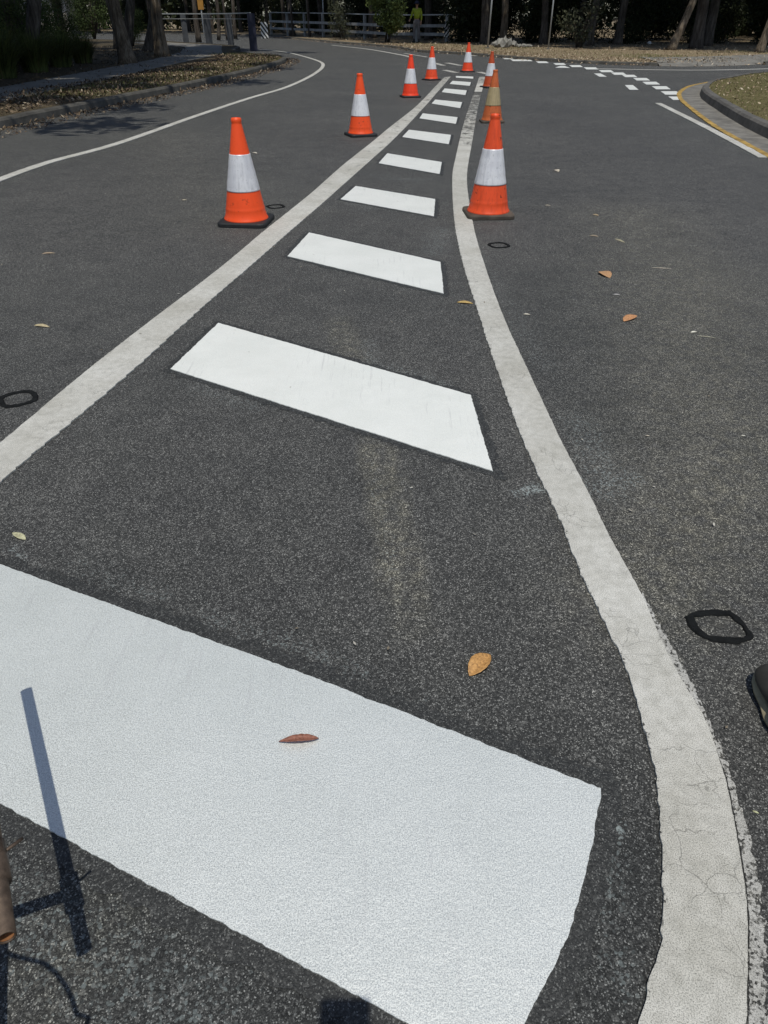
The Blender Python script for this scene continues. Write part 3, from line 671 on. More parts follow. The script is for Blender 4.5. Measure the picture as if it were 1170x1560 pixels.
leaf((992, 408), (1024, 410), .07, (.45, .42, .36), 'thin straight pale twig on the right lane', 'twig', .1, cat='twig')
leaf((1052, 507), (1062, 506), .45, (.68, .68, .62), 'tiny white leaf flake beside a thin pale twig on the right lane')
leaf((1062, 512), (1090, 515), .08, (.42, .42, .34), 'thin bent pale twig on the right lane, beside a white flake', 'twig', .1, cat='twig')
leaf((797, 479), (808, 480), .4, (.58, .56, .50), 'tiny pale leaf just right of the curved line, level with the orange leaves')
leaf((934, 449), (945, 450), .4, (.42, .42, .44), 'tiny grey leaf between the two orange leaves')
leaf((898, 359), (912, 361), .3, (.36, .30, .22), 'small dull brown leaf high on the right lane, left of a pale stick')
leaf((937, 364), (952, 370), .2, (.42, .40, .28), 'short pale stick high on the right lane', 'twig', .1, cat='twig')
leaf((903, 327), (912, 329), .4, (.45, .34, .2), 'tiny tan leaf on the right lane, right of the large right cone')
leaf((830, 313), (839, 314), .4, (.40, .36, .3), 'tiny greyish leaf on the right lane, nearest the large right cone')
leaf((845, 259), (851, 262), .5, (.55, .5, .42), 'tiny pale leaf on the right lane, level with the fifth white block')
leaf((277, 305), (285, 305), .4, (.5, .45, .35), 'tiny pale leaf on the left lane, left of the large left cone')
leaf((384, 233), (392, 234), .45, (.65, .62, .55), 'tiny white leaf just right of the large left cone tip')
leaf((983, 664), (990, 665), .4, (.45, .42, .36), 'tiny dull leaf on the right lane, right of the second white block')
leaf((1128, 664), (1136, 665), .4, (.50, .5, .46), 'tiny pale flake on the right lane at the far right')
leaf((1146, 1236), (1156, 1240), .35, (.45, .47, .30), 'small greenish leaf right of the curved line, below the boot')
# tiny gravel flecks and leaf crumbs
x = RNG.uniform(-6, 6.2, 1500); y = RNG.uniform(.5, 30, 1500) ** 1.0
fl = mat_litter('pale_crumbs', [(0, (.16, .13, .09)), (.5, (.30, .27, .22)), (1, (.55, .53, .48))])
litter('leaf_crumbs', x, y, .002, .013, fl, .2)

# ------------------------------------------------------------------ vegetation
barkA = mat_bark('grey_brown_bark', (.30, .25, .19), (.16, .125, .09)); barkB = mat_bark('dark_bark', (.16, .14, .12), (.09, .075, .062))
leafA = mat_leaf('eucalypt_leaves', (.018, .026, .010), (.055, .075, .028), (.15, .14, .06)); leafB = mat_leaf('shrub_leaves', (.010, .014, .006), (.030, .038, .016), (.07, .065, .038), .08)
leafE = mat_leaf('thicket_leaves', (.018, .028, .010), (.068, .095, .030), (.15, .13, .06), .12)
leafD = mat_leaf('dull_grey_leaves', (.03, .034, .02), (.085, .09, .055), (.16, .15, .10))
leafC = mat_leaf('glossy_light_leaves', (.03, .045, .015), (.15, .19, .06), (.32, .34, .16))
def cloud(centres, radii, n, size, aspect=.36, droop=.3, shell=.55):
    k = len(centres); i = RNG.integers(0, k, n); C = np.array(centres)[i]; Rr = np.array(radii)[i]
    d = RNG.normal(size=(n, 3)); d /= np.linalg.norm(d, axis=1)[:, None]; r = RNG.random(n) ** shell
    c = C + d * Rr * r[:, None]
    u = RNG.normal(size=(n, 3)); u[:, 2] -= droop; u /= np.linalg.norm(u, axis=1)[:, None]
    v = np.cross(u, RNG.normal(size=(n, 3))); v /= np.linalg.norm(v, axis=1)[:, None]
    s = size * RNG.uniform(.6, 1.4, n)[:, None]
    cl = RNG.random(k)[i]
    return np.stack([c - u * s * .5, c + v * s * aspect * .5, c + u * s * .5, c - v * s * aspect * .5], 1), np.clip(.55 * cl + .6 * RNG.random(n) - .1, 0, 1)
def trunk_geo(h, r0, r1, lean, seed, ridges=.10, sides=22, flare=.5, n=40):
    path, rad = [], []
    for i in range(n + 1):
        t = i / n; path.append(Vector((lean[0] * t + .12 * noise.noise(Vector((t * 2.3, seed, 0))) * h * .2, lean[1] * t + .1 * noise.noise(Vector((t * 2.1, 0, seed))) * h * .2, t * h - .05)))
        rad.append(r0 + (r1 - r0) * t + r0 * flare * math.exp(-t * h / .35))
    V, F = tube(path, rad, sides)
    out = []
    for k, v in enumerate(V):
        i = min(k // sides, n); c_ = path[i]; a = math.atan2((v - c_).y, (v - c_).x); d = (v - c_)
        f = 1 + ridges * noise.noise(Vector((math.cos(a) * 3.2, math.sin(a) * 3.2, v.z * .55 + seed))) * 2 + .05 * noise.noise(v * 6)
        out.append(c_ + d * f)
    return out, F, path
def tree(name_loc, h, r0, lean, seed, crown_r, crown_n, bark, label, leafmat=leafA, leaf_s=.30, group=None, crown_lo=.55, crown=True, offs=(0, 0)):
    t = empty('eucalypt_tree' if crown_r else 'tree_trunk', name_loc, 0, label=label, cat='tree', group=group)
    V, F, path = trunk_geo(h * .72, r0, r0 * .55, lean, seed)
    parts = [(V, F)]; tips = []; top = path[-1]
    rr = random.Random(seed)
    for k in range(6):
        s = path[int(len(path) * (crown_lo + .07 * k)) if int(len(path) * (crown_lo + .07 * k)) < len(path) else -1]; a = k * 2.4 + seed
        e = s + Vector((math.cos(a) * crown_r * .65, math.sin(a) * crown_r * .65, h * .22 + rr.random() * h * .12)); mid = s.lerp(e, .5) + Vector((0, 0, -.15 * crown_r * .3))
        P = catmull([s, mid, e], .5); parts.append(tube(P, [r0 * .34 * (1 - .8 * i / len(P)) for i in range(len(P))], 7)); tips.append(e)
    V, F = join(parts); mesh('trunk', V, F, bark, t, True)
    if crown:
        cs, rs = [], []
        for e in tips + [top + Vector((0, 0, h * .15))]:
            for _ in range(6):
                o = Vector((rr.gauss(0, 1), rr.gauss(0, 1), rr.gauss(0, .6))) * crown_r * .34; cs.append(tuple(e + o + Vector((offs[0], offs[1], 0)))); q = crown_r * rr.uniform(.2, .36); rs.append((q, q, q * .7))
        Q, rn = cloud(cs, rs, crown_n, leaf_s, .34)
        fast_quads('crown', Q, leafmat, t, {'rnd': rn})
    return t
grpT = 'gum trees along the roadside'
T1 = tree(G(196, 96, .12), 12.0, .21, (-1.3, .5), 3, 3.4, 5500, barkA, 'thick grey barked tree trunk leaning left beside the footpath, largest on the left', group=grpT)
T2 = tree(G(248, 86, .12), 12.5, .20, (.15, .6), 8, 3.2, 5200, barkA, 'straight brown barked tree just right of the leaning trunk on the left', group=grpT)
T3 = tree(G(1022, 76, .09), 12, .16, (2.6, 1), 13, 3.6, 6500, barkA, 'slender tree leaning right at the edge of the verge, above the side road', group=grpT)
T4 = tree(G(1156, 80, .09), 11, .14, (1.2, 1), 21, 3.4, 6500, barkA, 'thin tree at the far right edge beside the pale path', group=grpT)
def tcopy(src, loc, rz, sc, label, grp=None):
    c = copy_tree(src); c.location = loc; c.rotation_euler.z = rz; c.scale = (sc, sc, sc); c['label'] = label
    if grp: c['group'] = grp
    return c
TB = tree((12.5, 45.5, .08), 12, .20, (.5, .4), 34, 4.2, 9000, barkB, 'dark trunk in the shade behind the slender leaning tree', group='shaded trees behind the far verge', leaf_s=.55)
gT = 'shaded trees behind the far verge'
spots = [(-16, 80, 1.6, 'dark tree beyond the near railing, right of the orange sign'), (-22, 82, 2.9, 'dark tree beyond the near railing, left of the orange sign'), (-28, 84, .5, 'dark tree far behind the straight grey trunk'), (-12, 88, 4.9, 'dark tree far behind the wide dark post'), (14.5, 39.5, 2.5, 'dark trunk directly behind the pale path'), (-3.5, 63, 3.9, 'dark trunk behind the sparse pale shrub'), (-7.5, 70, 1.4, 'dark trunk behind the third post of the far railing'), (10.5, 43.5, 4.2, 'dark trunk left of the slender leaning tree'),
  (5.5, 46.5, 1.0, 'dark trunk between the two sign poles'), (8.6, 46, 2.2, 'dark trunk right of the tall thin pole'), (16.5, 43.5, 3.1, 'dark trunk between the leaning tree and the right edge'), (20.5, 42, .4, 'dark trunk behind the right edge tree'),
  (24.5, 43, 1.9, 'dark tree out beyond the right edge'), (2.8, 54, 2.7, 'dark trunk just right of the end of the railing'), (-.8, 60, .7, 'dark trunk behind the leafy sunlit shrub at the railing'), (6.5, 54, 4.4, 'dark trunk behind the taller thin pole'), (12, 53, 5, 'tree deep in the shade behind the verge centre'),
  (18, 52, 1.5, 'tree deep in the shade behind the leaning tree'), (25, 51, 3.6, 'tree deep in shade at far right'), (-5, 69, 2.0, 'dark trunk behind the middle of the far railing'), (-9, 78, 3.3, 'dark trunk behind the left part of the far railing'), (-14, 84, 1.1, 'dark tree beyond the left railing, far away'), (0, 70, 5.2, 'dark tree far behind the shrub at the railing'),
  (7, 64, 2.9, 'dark tree far behind the rubble pile'), (-20, 88, 4, 'dark tree far beyond the leaning trunks')]
for (x_, y_, a_, lb) in spots: tcopy(TB, (x_, y_, .08), a_, random.uniform(.9, 1.2), lb, gT)
# left side trees behind the bushes: they shade the verge
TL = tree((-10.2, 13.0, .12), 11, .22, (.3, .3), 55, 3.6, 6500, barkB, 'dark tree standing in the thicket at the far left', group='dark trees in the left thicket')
gL = 'dark trees in the left thicket'
for (x_, y_, a_, s_, lb) in [(-11.5, 19, 1, 1.05, 'dark trunk in the left thicket above the kerb'), (-10.5, 24.5, 2.4, 1.0, 'dark trunk directly left of the leaning grey trunk'), (-9.2, 9.5, 4, .95, 'dark tree outside the left edge, nearest the camera'), (-13.5, 31, 5, 1.1, 'dark trunk behind the leaning grey trunk'),
        (-11.8, 38, .4, 1.0, 'dark trunk between the straight tree and the first railing post'), (-16.5, 44, 3.3, 1.1, 'dark tree behind the near left railing'), (-20, 36, 1.7, 1.1, 'dark tree deep in the left thicket'), (-17, 24, 2.9, 1.1, 'dark tree deep in the thicket at the left edge')]:
    tcopy(TL, (x_, y_, .12), a_, s_, lb, gL)
TS = tree((-10.2, 5.5, .12), 10.5, .17, (2.2, .2), 71, 3.3, 9000, barkB, 'added shade tree leaning over the footpath, outside the left edge', group='added shade trees leaning over the left footpath', leaf_s=.44)  # leaning trees added so their dense crowns shade the verge and footpath
for (x_, y_, a_, s_, lb) in [(-10.2, 9.8, .15, 1.0, 'added shade tree leaning over the footpath, first inside the left edge'), (-9.6, 14.2, -.2, 1.0, 'added shade tree leaning over the footpath, above the nearest strappy plant'), (-9.5, 18.3, .1, 1.02, 'added shade tree leaning over the footpath, above the third strappy plant'), (-9.6, 22.6, .3, .98, 'added leaning shade tree just left of the thick grey trunk'),
        (-9.4, 30.6, -.1, 1.0, 'added leaning shade tree right behind the thick grey trunk'), (-9.9, 35.5, .2, 1.0, 'added leaning shade tree between the straight trunk and the near railing')]:
    tcopy(TS, (x_, y_, .12), a_, s_, lb, 'added shade trees leaning over the left footpath')
# slim pale stems behind the bridge
for i, (px, py, hh, rr_) in enumerate([(333, 60, 6, .09), (346, 59, 6, .07), (358, 58, 6, .10), (447, 55, 6, .06), (472, 55.5, 6, .09), (700, 63, 6, .10), (708, 62, 6, .07), (766, 66, 7, .16), (303, 63, 6, .13)]):
    V, F, _ = trunk_geo(hh, rr_ * 1.3, rr_ * .8, (random.uniform(-.5, .5), .2), i * 3.7, .05, 12, .08, 20)
    e = empty('sapling', G(px, py, .1), 0, cat='sapling', group='slim stems among the trees beyond the railing',
          label=['slim grey stem left of the near railing post pair', 'thin grey stem between the two near railing posts', 'grey stem just right of the middle near railing post', 'thin stem behind the second far railing post', 'grey stem behind the third far railing post', 'pale forked stem right of the railing end, left one', 'pale forked stem right of the railing end, right one', 'rough banded trunk just right of the nearest thin pole', 'pale barked stem left of the first near railing post'][i])
    mesh('trunk', V, F, barkB if i != 7 else barkA, e, True)

def shrub(loc, size, n, leaf_s, mat, label, seed, group, aspect=.3, name='shrub'):
    t = empty(name, loc, 0, label=label, cat='shrub', group=group); rr = random.Random(seed); cs, rs = [], []
    for _ in range(16):
        a = rr.random() * 6.28; r = rr.random() ** .5 * size[0] * .6; z = rr.uniform(.12, .85) * size[1]; cs.append((math.cos(a) * r, math.sin(a) * r, z)); q = size[0] * rr.uniform(.28, .5); rs.append((q, q, q * .85))
    Q, rn = cloud(cs, rs, n, leaf_s, aspect, .1, .45); Q[:, :, 2] = np.maximum(Q[:, :, 2], .0)
    fast_quads('foliage', Q, mat, t, {'rnd': rn})
    parts = []
    for k in range(7):
        c_ = cs[k]; parts.append(tube([(0.05 * k - .15, 0, -.05), (c_[0] * .4, c_[1] * .4, c_[2] * .5), c_], [.035, .024, .01], 6))
    V, F = join(parts); mesh('stem', V, F, barkB, t, True); return t
gS = 'dense dark shrubs forming the woodland edge'
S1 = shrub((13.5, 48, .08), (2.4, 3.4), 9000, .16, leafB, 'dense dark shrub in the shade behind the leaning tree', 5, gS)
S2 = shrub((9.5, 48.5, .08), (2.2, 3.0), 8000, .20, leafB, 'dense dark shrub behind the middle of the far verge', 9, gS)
sh = [(5.6, 50, 'shrub right behind the rubble pile'), (17, 47.5, 'shrub behind the pale path, left part'), (20.5, 46, 'shrub behind the pale path, middle'), (24.5, 47, 'shrub behind the pale path, right part'), (29, 48, 'shrub out beyond the right edge'),
  (3.2, 58.5, 'shrub behind the right end of the far railing'), (7.5, 55.5, 'second row shrub behind the rubble pile'), (12, 55, 'second row shrub behind the verge centre'), (16.5, 55, 'second row shrub behind the leaning tree'), (21.5, 54, 'second row shrub behind the pale path'), (27, 55, 'second row shrub at far right'),
  (-1.6, 66, 'shrub beyond the right half of the far railing'), (-5.5, 73, 'shrub beyond the middle of the far railing'), (-9.5, 82, 'shrub beyond the left half of the far railing'), (-14, 90, 'shrub beyond the far end of the railing'), (-20, 92, 'far shrub above the near railing'), (-26, 92, 'far shrub left of the near railing'), (-32, 90, 'far shrub beyond the thicket'),
  (2.5, 68, 'far shrub behind the worker'), (-2, 76, 'far shrub in the third row behind the railing'), (-7, 88, 'far shrub in the fourth row behind the railing'), (7, 66, 'far shrub in the third row behind the rubble pile')]
for i, (x_, y_, lb) in enumerate(sh): 
    c_ = tcopy(S1 if i % 2 else S2, (x_, y_, .08), i * 1.9, random.uniform(1.0, 1.35), 'dark ' + lb, gS)
# leafy sunlit shrub hanging over the railing
shrub(G(582, 66.5, .08) + Vector((.3, .9, .0)), (1.35, 3.6), 5500, .16, leafC, 'bright leafed shrub hanging over the middle of the railing', 15, 'lit shrubs near the railing', .5)
shrub(G(520, 60, .08) + Vector((0, 1.2, 0)), (1.3, 2.3), 1500, .20, leafD, 'sparse pale green shrub behind the far railing', 19, 'lit shrubs near the railing', .2)
shrub(G(900, 76, .08) + Vector((0, 2.5, 0)), (1.4, 2.2), 800, .15, leafD, 'sparse greyish shrub catching light behind the right pole', 23, 'lit shrubs near the railing', .45)
shrub(G(812, 66, .08) + Vector((0, 1.5, 0)), (.9, 1.6), 900, .12, leafD, 'small greyish shrub just left of the right pole', 29, 'lit shrubs near the railing', .45)
# left thicket: strappy plants
def strappy(loc, r, h, n, label, seed, mat):
    t = empty('strappy_plant', loc, 0, label=label, cat='plant', group='dark strappy plants in the left thicket'); rg = np.random.default_rng(seed)
    a = rg.uniform(0, 2 * np.pi, n); br = rg.random(n) ** .6 * r * .45; L = h * rg.uniform(.5, 1.15, n); out = rg.uniform(.15, .95, n); Q = []; K = 5
    pts = []
    for k in range(K + 1):
        s = k / K; rad = br + out * L * s ** 1.7 * .8; z = L * (s - .42 * out * s ** 2.4)
        pts.append(np.stack([np.cos(a) * rad, np.sin(a) * rad, z], 1))
    wv = np.stack([-np.sin(a), np.cos(a), np.zeros(n)], 1)
    for k in range(K):
        w0 = .011 * (1 - (k / K) ** 2) + .001; w1 = .011 * (1 - ((k + 1) / K) ** 2) + .001
        Q.append(np.stack([pts[k] - wv * w0, pts[k] + wv * w0, pts[k + 1] + wv * w1, pts[k + 1] - wv * w1], 1))
    fast_quads('foliage', np.concatenate(Q), mat, t, {'rnd': np.tile(rg.random(n), K)}); return t
strap_m = mat_leaf('strappy_leaves', (.024, .034, .012), (.11, .13, .04), (.13, .10, .05))
gP = 'dark strappy plants in the left thicket'
SP = strappy((-8.6, 15.0, .12), .9, 1.3, 1300, 'dark strappy plant nearest the camera at the left edge of the footpath', 3, strap_m)
for i, (x_, y_, s_, lb) in enumerate([(-8.7, 17.2, 1.0, 'second strappy plant along the footpath from the left edge'), (-8.9, 19.4, 1.1, 'third strappy plant along the footpath'), (-9.0, 21.6, 1.05, 'fourth strappy plant along the footpath'), (-9.2, 23.9, 1.0, 'fifth strappy plant, left of the leaning grey trunk'), (-9.3, 26.0, .9, 'last strappy plant, at the foot of the leaning grey trunk'),
        (-10.3, 16.5, 1.3, 'tall strappy plant behind the first one at the left edge'), (-10.6, 20, 1.35, 'tall strappy plant behind the third one'), (-10.8, 23.5, 1.3, 'tall strappy plant behind the fifth one'), (-8.5, 12.8, 1.0, 'strappy plant outside the left edge of the view')]):
    tcopy(SP, (x_, y_, .12), i * 1.3, s_ * .72, lb, gP)
gB = 'dark bushes filling the left thicket'
SL = shrub((-11.8, 18.0, .12), (1.7, 3.0), 9000, .10, leafE, 'dark bush at the far left behind the strappy plants', 33, gB)
for i, (x_, y_, s_, lb) in enumerate([(-9.6, 16.2, .62, 'leafy dark bush at the footpath edge beside the nearest strappy plant'), (-9.7, 18.6, .66, 'leafy dark bush at the footpath edge, second from the left'), (-9.9, 21.2, .6, 'leafy dark bush at the footpath edge, third from the left'), (-10.0, 24.6, .58, 'leafy dark bush just left of the thick leaning trunk'), (-9.5, 13.9, .6, 'leafy dark bush at the extreme left edge'), (-12, 21.5, 1.0, 'dark bush second from the left edge'), (-11.7, 25, 1.0, 'dark bush third from the left edge'), (-11.9, 28.2, .85, 'dark bush left behind the leaning trunk'), (-13.2, 35, .75, 'low dark bush seen between the two grey trunks'), (-15.5, 38, .8, 'low dark bush behind the straight trunk'),
        (-15.5, 23, 1.3, 'tall dark bush deep at the left edge'), (-16, 29, 1.2, 'tall dark bush deep behind the left edge'), (-10.3, 13.6, .9, 'dark bush outside the left edge'), (-12.4, 42, .55, 'low dark bush right of the straight trunk'), (-21, 46, 1.2, 'dark bush far behind the two grey trunks'), (-24, 40, 1.3, 'dark bush far behind the leaning trunk'), (-19, 56, 1.3, 'dark bush beyond the near railing'), (-27, 60, 1.5, 'dark bush beyond the road at left'), (-35, 62, 1.6, 'dark bush far left beyond the road')]):
    tcopy(SL, (x_, y_, .12), i * 2.1, s_, lb, gB)
# far woodland as one mass
def woods(name, x0, x1, y0, y1, h, n):
    cs, rs = [], []
    for _ in range(420):
        cs.append((random.uniform(x0, x1), random.uniform(y0, y1), random.uniform(.5, h))); q = random.uniform(2.2, 4.2); rs.append((q, q, q))
    Q, rn = cloud(cs, rs, n, .8, .5, .1, .5); o = fast_quads(name, Q, leafB, None, {'rnd': rn}); o['kind'] = 'stuff'; o['label'] = 'dark far woodland closing the view behind the bridge'
woods('distant_woodland', -75, 75, 98, 116, 13, 60000)
woods('distant_woodland', 22, 62, 56, 76, 10, 24000)

# ------------------------------------------------------------------ bridge railings
def railing(posts, heights, rails, label, t_name='bridge_railing', pw=.16, pm='timber'):
    t = empty(t_name, (posts[0][0], posts[0][1], 0), 0, label=label, cat='railing'); o0 = Vector((posts[0][0], posts[0][1], 0))
    for (x_, y_), h_ in zip(posts, heights):
        i = posts.index((x_, y_)); j = min(i + 1, len(posts) - 1); k = max(0, i - 1); a = math.atan2(posts[j][1] - posts[k][1], posts[j][0] - posts[k][0])
        mesh('post', *box(x_ - o0.x, y_ - o0.y, h_ / 2, pw * 1.15, pw, h_, a, .012), M[pm], t)
    for zf, th, dep in rails:
        V, F = [], []
        parts = []
        for (a, b, ha, hb) in zip(posts, posts[1:], heights, heights[1:]):
            A = Vector((a[0], a[1], ha * zf)) - o0; B = Vector((b[0], b[1], hb * zf)) - o0; d = (B - A).normalized(); nn = Vector((d.y, -d.x, 0)).normalized()
            off = nn * (pw / 2 + dep / 2 + .003) if zf < .99 else Vector((0, 0, th / 2 + .003))
            if off.y > 0 and zf < .99: off = -off
            c8 = []
            for P_ in (A, B):
                for su, sv in ((-1, -1), (1, -1), (1, 1), (-1, 1)): c8.append(P_ + off + nn * su * dep / 2 + Vector((0, 0, sv * th / 2)))
            parts.append((c8, [(0, 1, 5, 4), (1, 2, 6, 5), (2, 3, 7, 6), (3, 0, 4, 7), (0, 3, 2, 1), (4, 5, 6, 7)]))
        mesh('rail', *join(parts), M['timber'] if zf < .99 else M['galv'], t)
    return t, o0
def chevron(px_post, w_, z0, z1, t, o0, flip, yaw=0.0):
    c0 = Vector((px_post[0], px_post[1], 0)) - o0 + Vector((0, -.15, 0)); b = mesh('hazard_board', *box(c0.x, c0.y, (z0 + z1) / 2, w_, .02, z1 - z0, yaw, .003), M['black'], t)
    st = []
    k = 3
    for i in range(-2, k + 1):
        za = z0 + (z1 - z0) * i / k; hh = (z1 - z0) / k * .5; rise = w_ * 1.3
        pts = []
        for (u, zz) in ((-1, za), (1, za + rise), (1, za + rise + hh), (-1, za + hh)):
            pts.append([u * w_ / 2 * (-1 if flip else 1), zz])
        zc = [min(max(p[1], z0 + .01), z1 - .01) for p in pts]
        if max(zc) - min(zc) < .02: continue
        # clip polygon to board height
        poly = pts
        for lim, sgn in ((z0 + .01, 1), (z1 - .01, -1)):
            out = []
            for a, b_ in zip(poly, poly[1:] + poly[:1]):
                ia = (a[1] - lim) * sgn >= 0; ib = (b_[1] - lim) * sgn >= 0
                if ia: out.append(a)
                if ia != ib: s_ = (lim - a[1]) / (b_[1] - a[1]); out.append([a[0] + (b_[0] - a[0]) * s_, lim])
            poly = out
            if not poly: break
        if len(poly) < 3: continue
        ca, sa = math.cos(yaw), math.sin(yaw)
        V = [(c0.x + p[0] * ca + .013 * sa, c0.y - .013 * ca + p[0] * sa, p[1]) for p in poly]
        st.append((V, [tuple(range(len(V)))]))
    mesh('white_stripes', *join(st), M['white'], b)
fposts = [(680, 67), (592, 65.3), (556, 62.5), (523, 61), (493, 59), (465, 57.4), (439, 56), (414, 54.2)]
fpos = [tuple(G(*p).xy) for p in fposts]; fpos = [fpos[0]] + [tuple((Vector(fpos[0]).lerp(Vector(fpos[1]), .5)))] + fpos[1:]
fh = [1.38, 1.37, 1.38, 1.42, 1.46, 1.5, 1.53, 1.56, 1.60]
tr, o0 = railing(fpos, fh, [(1.0, .06, .06), (.64, .15, .05), (.34, .15, .05)], 'long grey timber bridge railing across the far side, striped board at its right end')
chevron(fpos[0], .32, .32, 1.02, tr, o0, False)
V, F = tube(catmull([Vector((0, 0, 1.40)), Vector((.25, 0, 1.40)), Vector((.36, 0, 1.33)), Vector((.38, 0, 1.1))], .05), .03, 8); mesh('end_pipe', V, F, M['galv'], tr)
npos = [tuple(G(*p, .1).xy) for p in [(386, 74), (352, 67.5), (319, 65.5), (284, 65.5), (240, 66)]]
tn, o1 = railing(npos, [1.42, 1.42, 1.42, 1.42, 1.42], [(1.0, .05, .05), (.86, .03, .03)], 'near bridge railing of heavy dark posts left of the bend', pw=.26, pm='darkpost')
# wide end post painted dark blue with its board
p_end = Vector((npos[0][0], npos[0][1], 0))
mesh('end_post', *box(.05, -.22, .72, .34, .14, 1.44, .1, .015), M['bluepaint'], tn)
chevron((npos[0][0] + .58, npos[0][1] + .10), .32, .48, 1.12, tn, o1, True, .15)

# ------------------------------------------------------------------ poles, sign, rubble, house, bollard
def pole(px, py, h_, r, lab, lean=0):
    p = G(px, py, .085); t = empty('pole', p, 0, label=lab, cat='pole', group='thin metal poles on the far verge'); t.rotation_euler.y = lean
    mesh('shaft', *tube([(0, 0, -.05), (0, 0, h_)], r, 12), M['galv'], t, True); mesh('cap', *lathe([(r * 1.15, h_ - .03), (r * 1.15, h_ + .01), (.001, h_ + .02)], 12), M['galv'], t)
    mesh('footing', *lathe([(r * 2.6, -.04), (r * 2.4, .03), (r * 1.05, .05)], 14), M['concrete'], t)
pole(743, 73.5, 3.2, .038, 'thin grey pole above the far cone, beside the rubble pile', .02)
pole(835, 75, 3.0, .032, 'thin grey pole on the verge right of the rubble pile')
pole(494, 56.5, 3.6, .05, 'grey pole rising behind the far railing')
# yellow sign on pole beyond the near railing
p = G(311.5, 55.5, .1); t = empty('warning_sign', p, 0, label='small orange yellow sign on a thin white pole beyond the near railing', cat='sign')
mesh('pole', *tube([(0, 0, 0), (0, 0, 3.4)], .045, 10), M['white'], t, True)
mesh('sign_panel', *box(0, -.07, 2.15, .42, .02, 1.0, 0, .004), mat_simple('orange_sheeting', (.45, .22, .04), .6, .3, 6, 0), t)
# rubble
t = empty('rubble_pile', G(772, 72, .09), 0, label='low pile of pale rocks and broken concrete at the foot of the thin pole', cat='rubble')
rr = random.Random(4)
for k in range(22):
    bm = bmesh.new(); bmesh.ops.create_icosphere(bm, subdivisions=2, radius=1)
    s = rr.uniform(.08, .22); sx, sy, sz = s * rr.uniform(.9, 1.8), s, s * rr.uniform(.5, .9); sd = rr.random() * 50
    x_ = rr.gauss(0, .42); y_ = rr.gauss(0, .22)
    for v in bm.verts:
        v.co *= 1 + .35 * noise.noise(v.co * 1.3 + Vector((sd, 0, 0))); v.co = Matrix.Rotation(sd, 3, 'Z') @ Vector((v.co.x * sx, v.co.y * sy, v.co.z * sz)) + Vector((x_, y_, s * .4 + max(0, .28 - abs(x_) * .35) * rr.random()))
    me = bpy.data.meshes.new('rock'); bm.to_mesh(me); bm.free(); me.materials.append(M['stone']); o = link(bpy.data.objects.new('rock', me)); o.parent = t
# litter bag / pale stones on verge
for (px, py, s, lab) in [(989, 67.5, .12, 'small white stone lying in the shade right of the leaning tree')]:
    bm = bmesh.new(); bmesh.ops.create_icosphere(bm, subdivisions=2, radius=s)
    for v in bm.verts: v.co *= 1 + .4 * noise.noise(v.co * 9); v.co.z *= .7
    me = bpy.data.meshes.new('stone'); bm.to_mesh(me); bm.free(); me.materials.append(M['white']); o = link(bpy.data.objects.new('stone', me)); o.location = G(px, py, .09) + Vector((0, 0, s * .5)); tag(o, lab, 'stone')
# glimpse of a pale house at left beyond the thicket
t = empty('house', (-33, 74, 0), .25, label='pale rendered house glimpsed through the gap left of the leaning trunk', cat='house')
mesh('wall', *box(0, 0, 1.6, 12, 8, 3.2, 0), mat_simple('pale_render', (.62, .56, .50), .85, .15, 1.5, .2), t)
V = [(-6.6, -4.6, 3.2), (6.6, -4.6, 3.2), (6.6, 4.6, 3.2), (-6.6, 4.6, 3.2), (-3.5, 0, 5.2), (3.5, 0, 5.2)]
mesh('roof', V, [(0, 1, 5, 4), (1, 2, 5), (2, 3, 4, 5), (3, 0, 4), (0, 3, 2, 1)], mat_simple('roof_tiles', (.26, .16, .12), .8, .3, 5, .4), t)
for xx in (-3.5, 0, 3.5):
    f = mesh('window', *box(xx, -4.02, 1.7, 1.5, .08, 1.2, 0), M['white'], t); mesh('pane', *box(xx, -4.07, 1.7, 1.34, .02, 1.04, 0), mat_simple('window_glass', (.03, .035, .04), .1, .1, 3, 0), f)

# ------------------------------------------------------------------ people
skin_m = mat_simple('skin', (.42, .25, .17), .5, .12, 20, 0)
def skin_mesh(name, nodes, edges, mat, parent, root=0, sub=1, **k):
    me = bpy.data.meshes.new(name); me.from_pydata([n_[0] for n_ in nodes], edges, []); o = link(bpy.data.objects.new(name, me)); o.parent = parent
    sk = o.modifiers.new('skin', 'SKIN'); sk.use_smooth_shade = True
    for i, n_ in enumerate(nodes):
        r = n_[1]; me.skin_vertices[0].data[i].radius = r if isinstance(r, tuple) else (r, r)
    for i in range(len(nodes)): me.skin_vertices[0].data[i].use_root = (i == root)
    sb = o.modifiers.new('sub', 'SUBSURF'); sb.levels = sb.render_levels = sub
    dg = bpy.context.evaluated_depsgraph_get(); m2 = bpy.data.meshes.new_from_object(o.evaluated_get(dg)); o.modifiers.clear(); o.data = m2
    m2.materials.clear(); m2.materials.append(mat)
    for p_ in m2.polygons: p_.use_smooth = True
    return o
def V3(*a): return Vector(a)
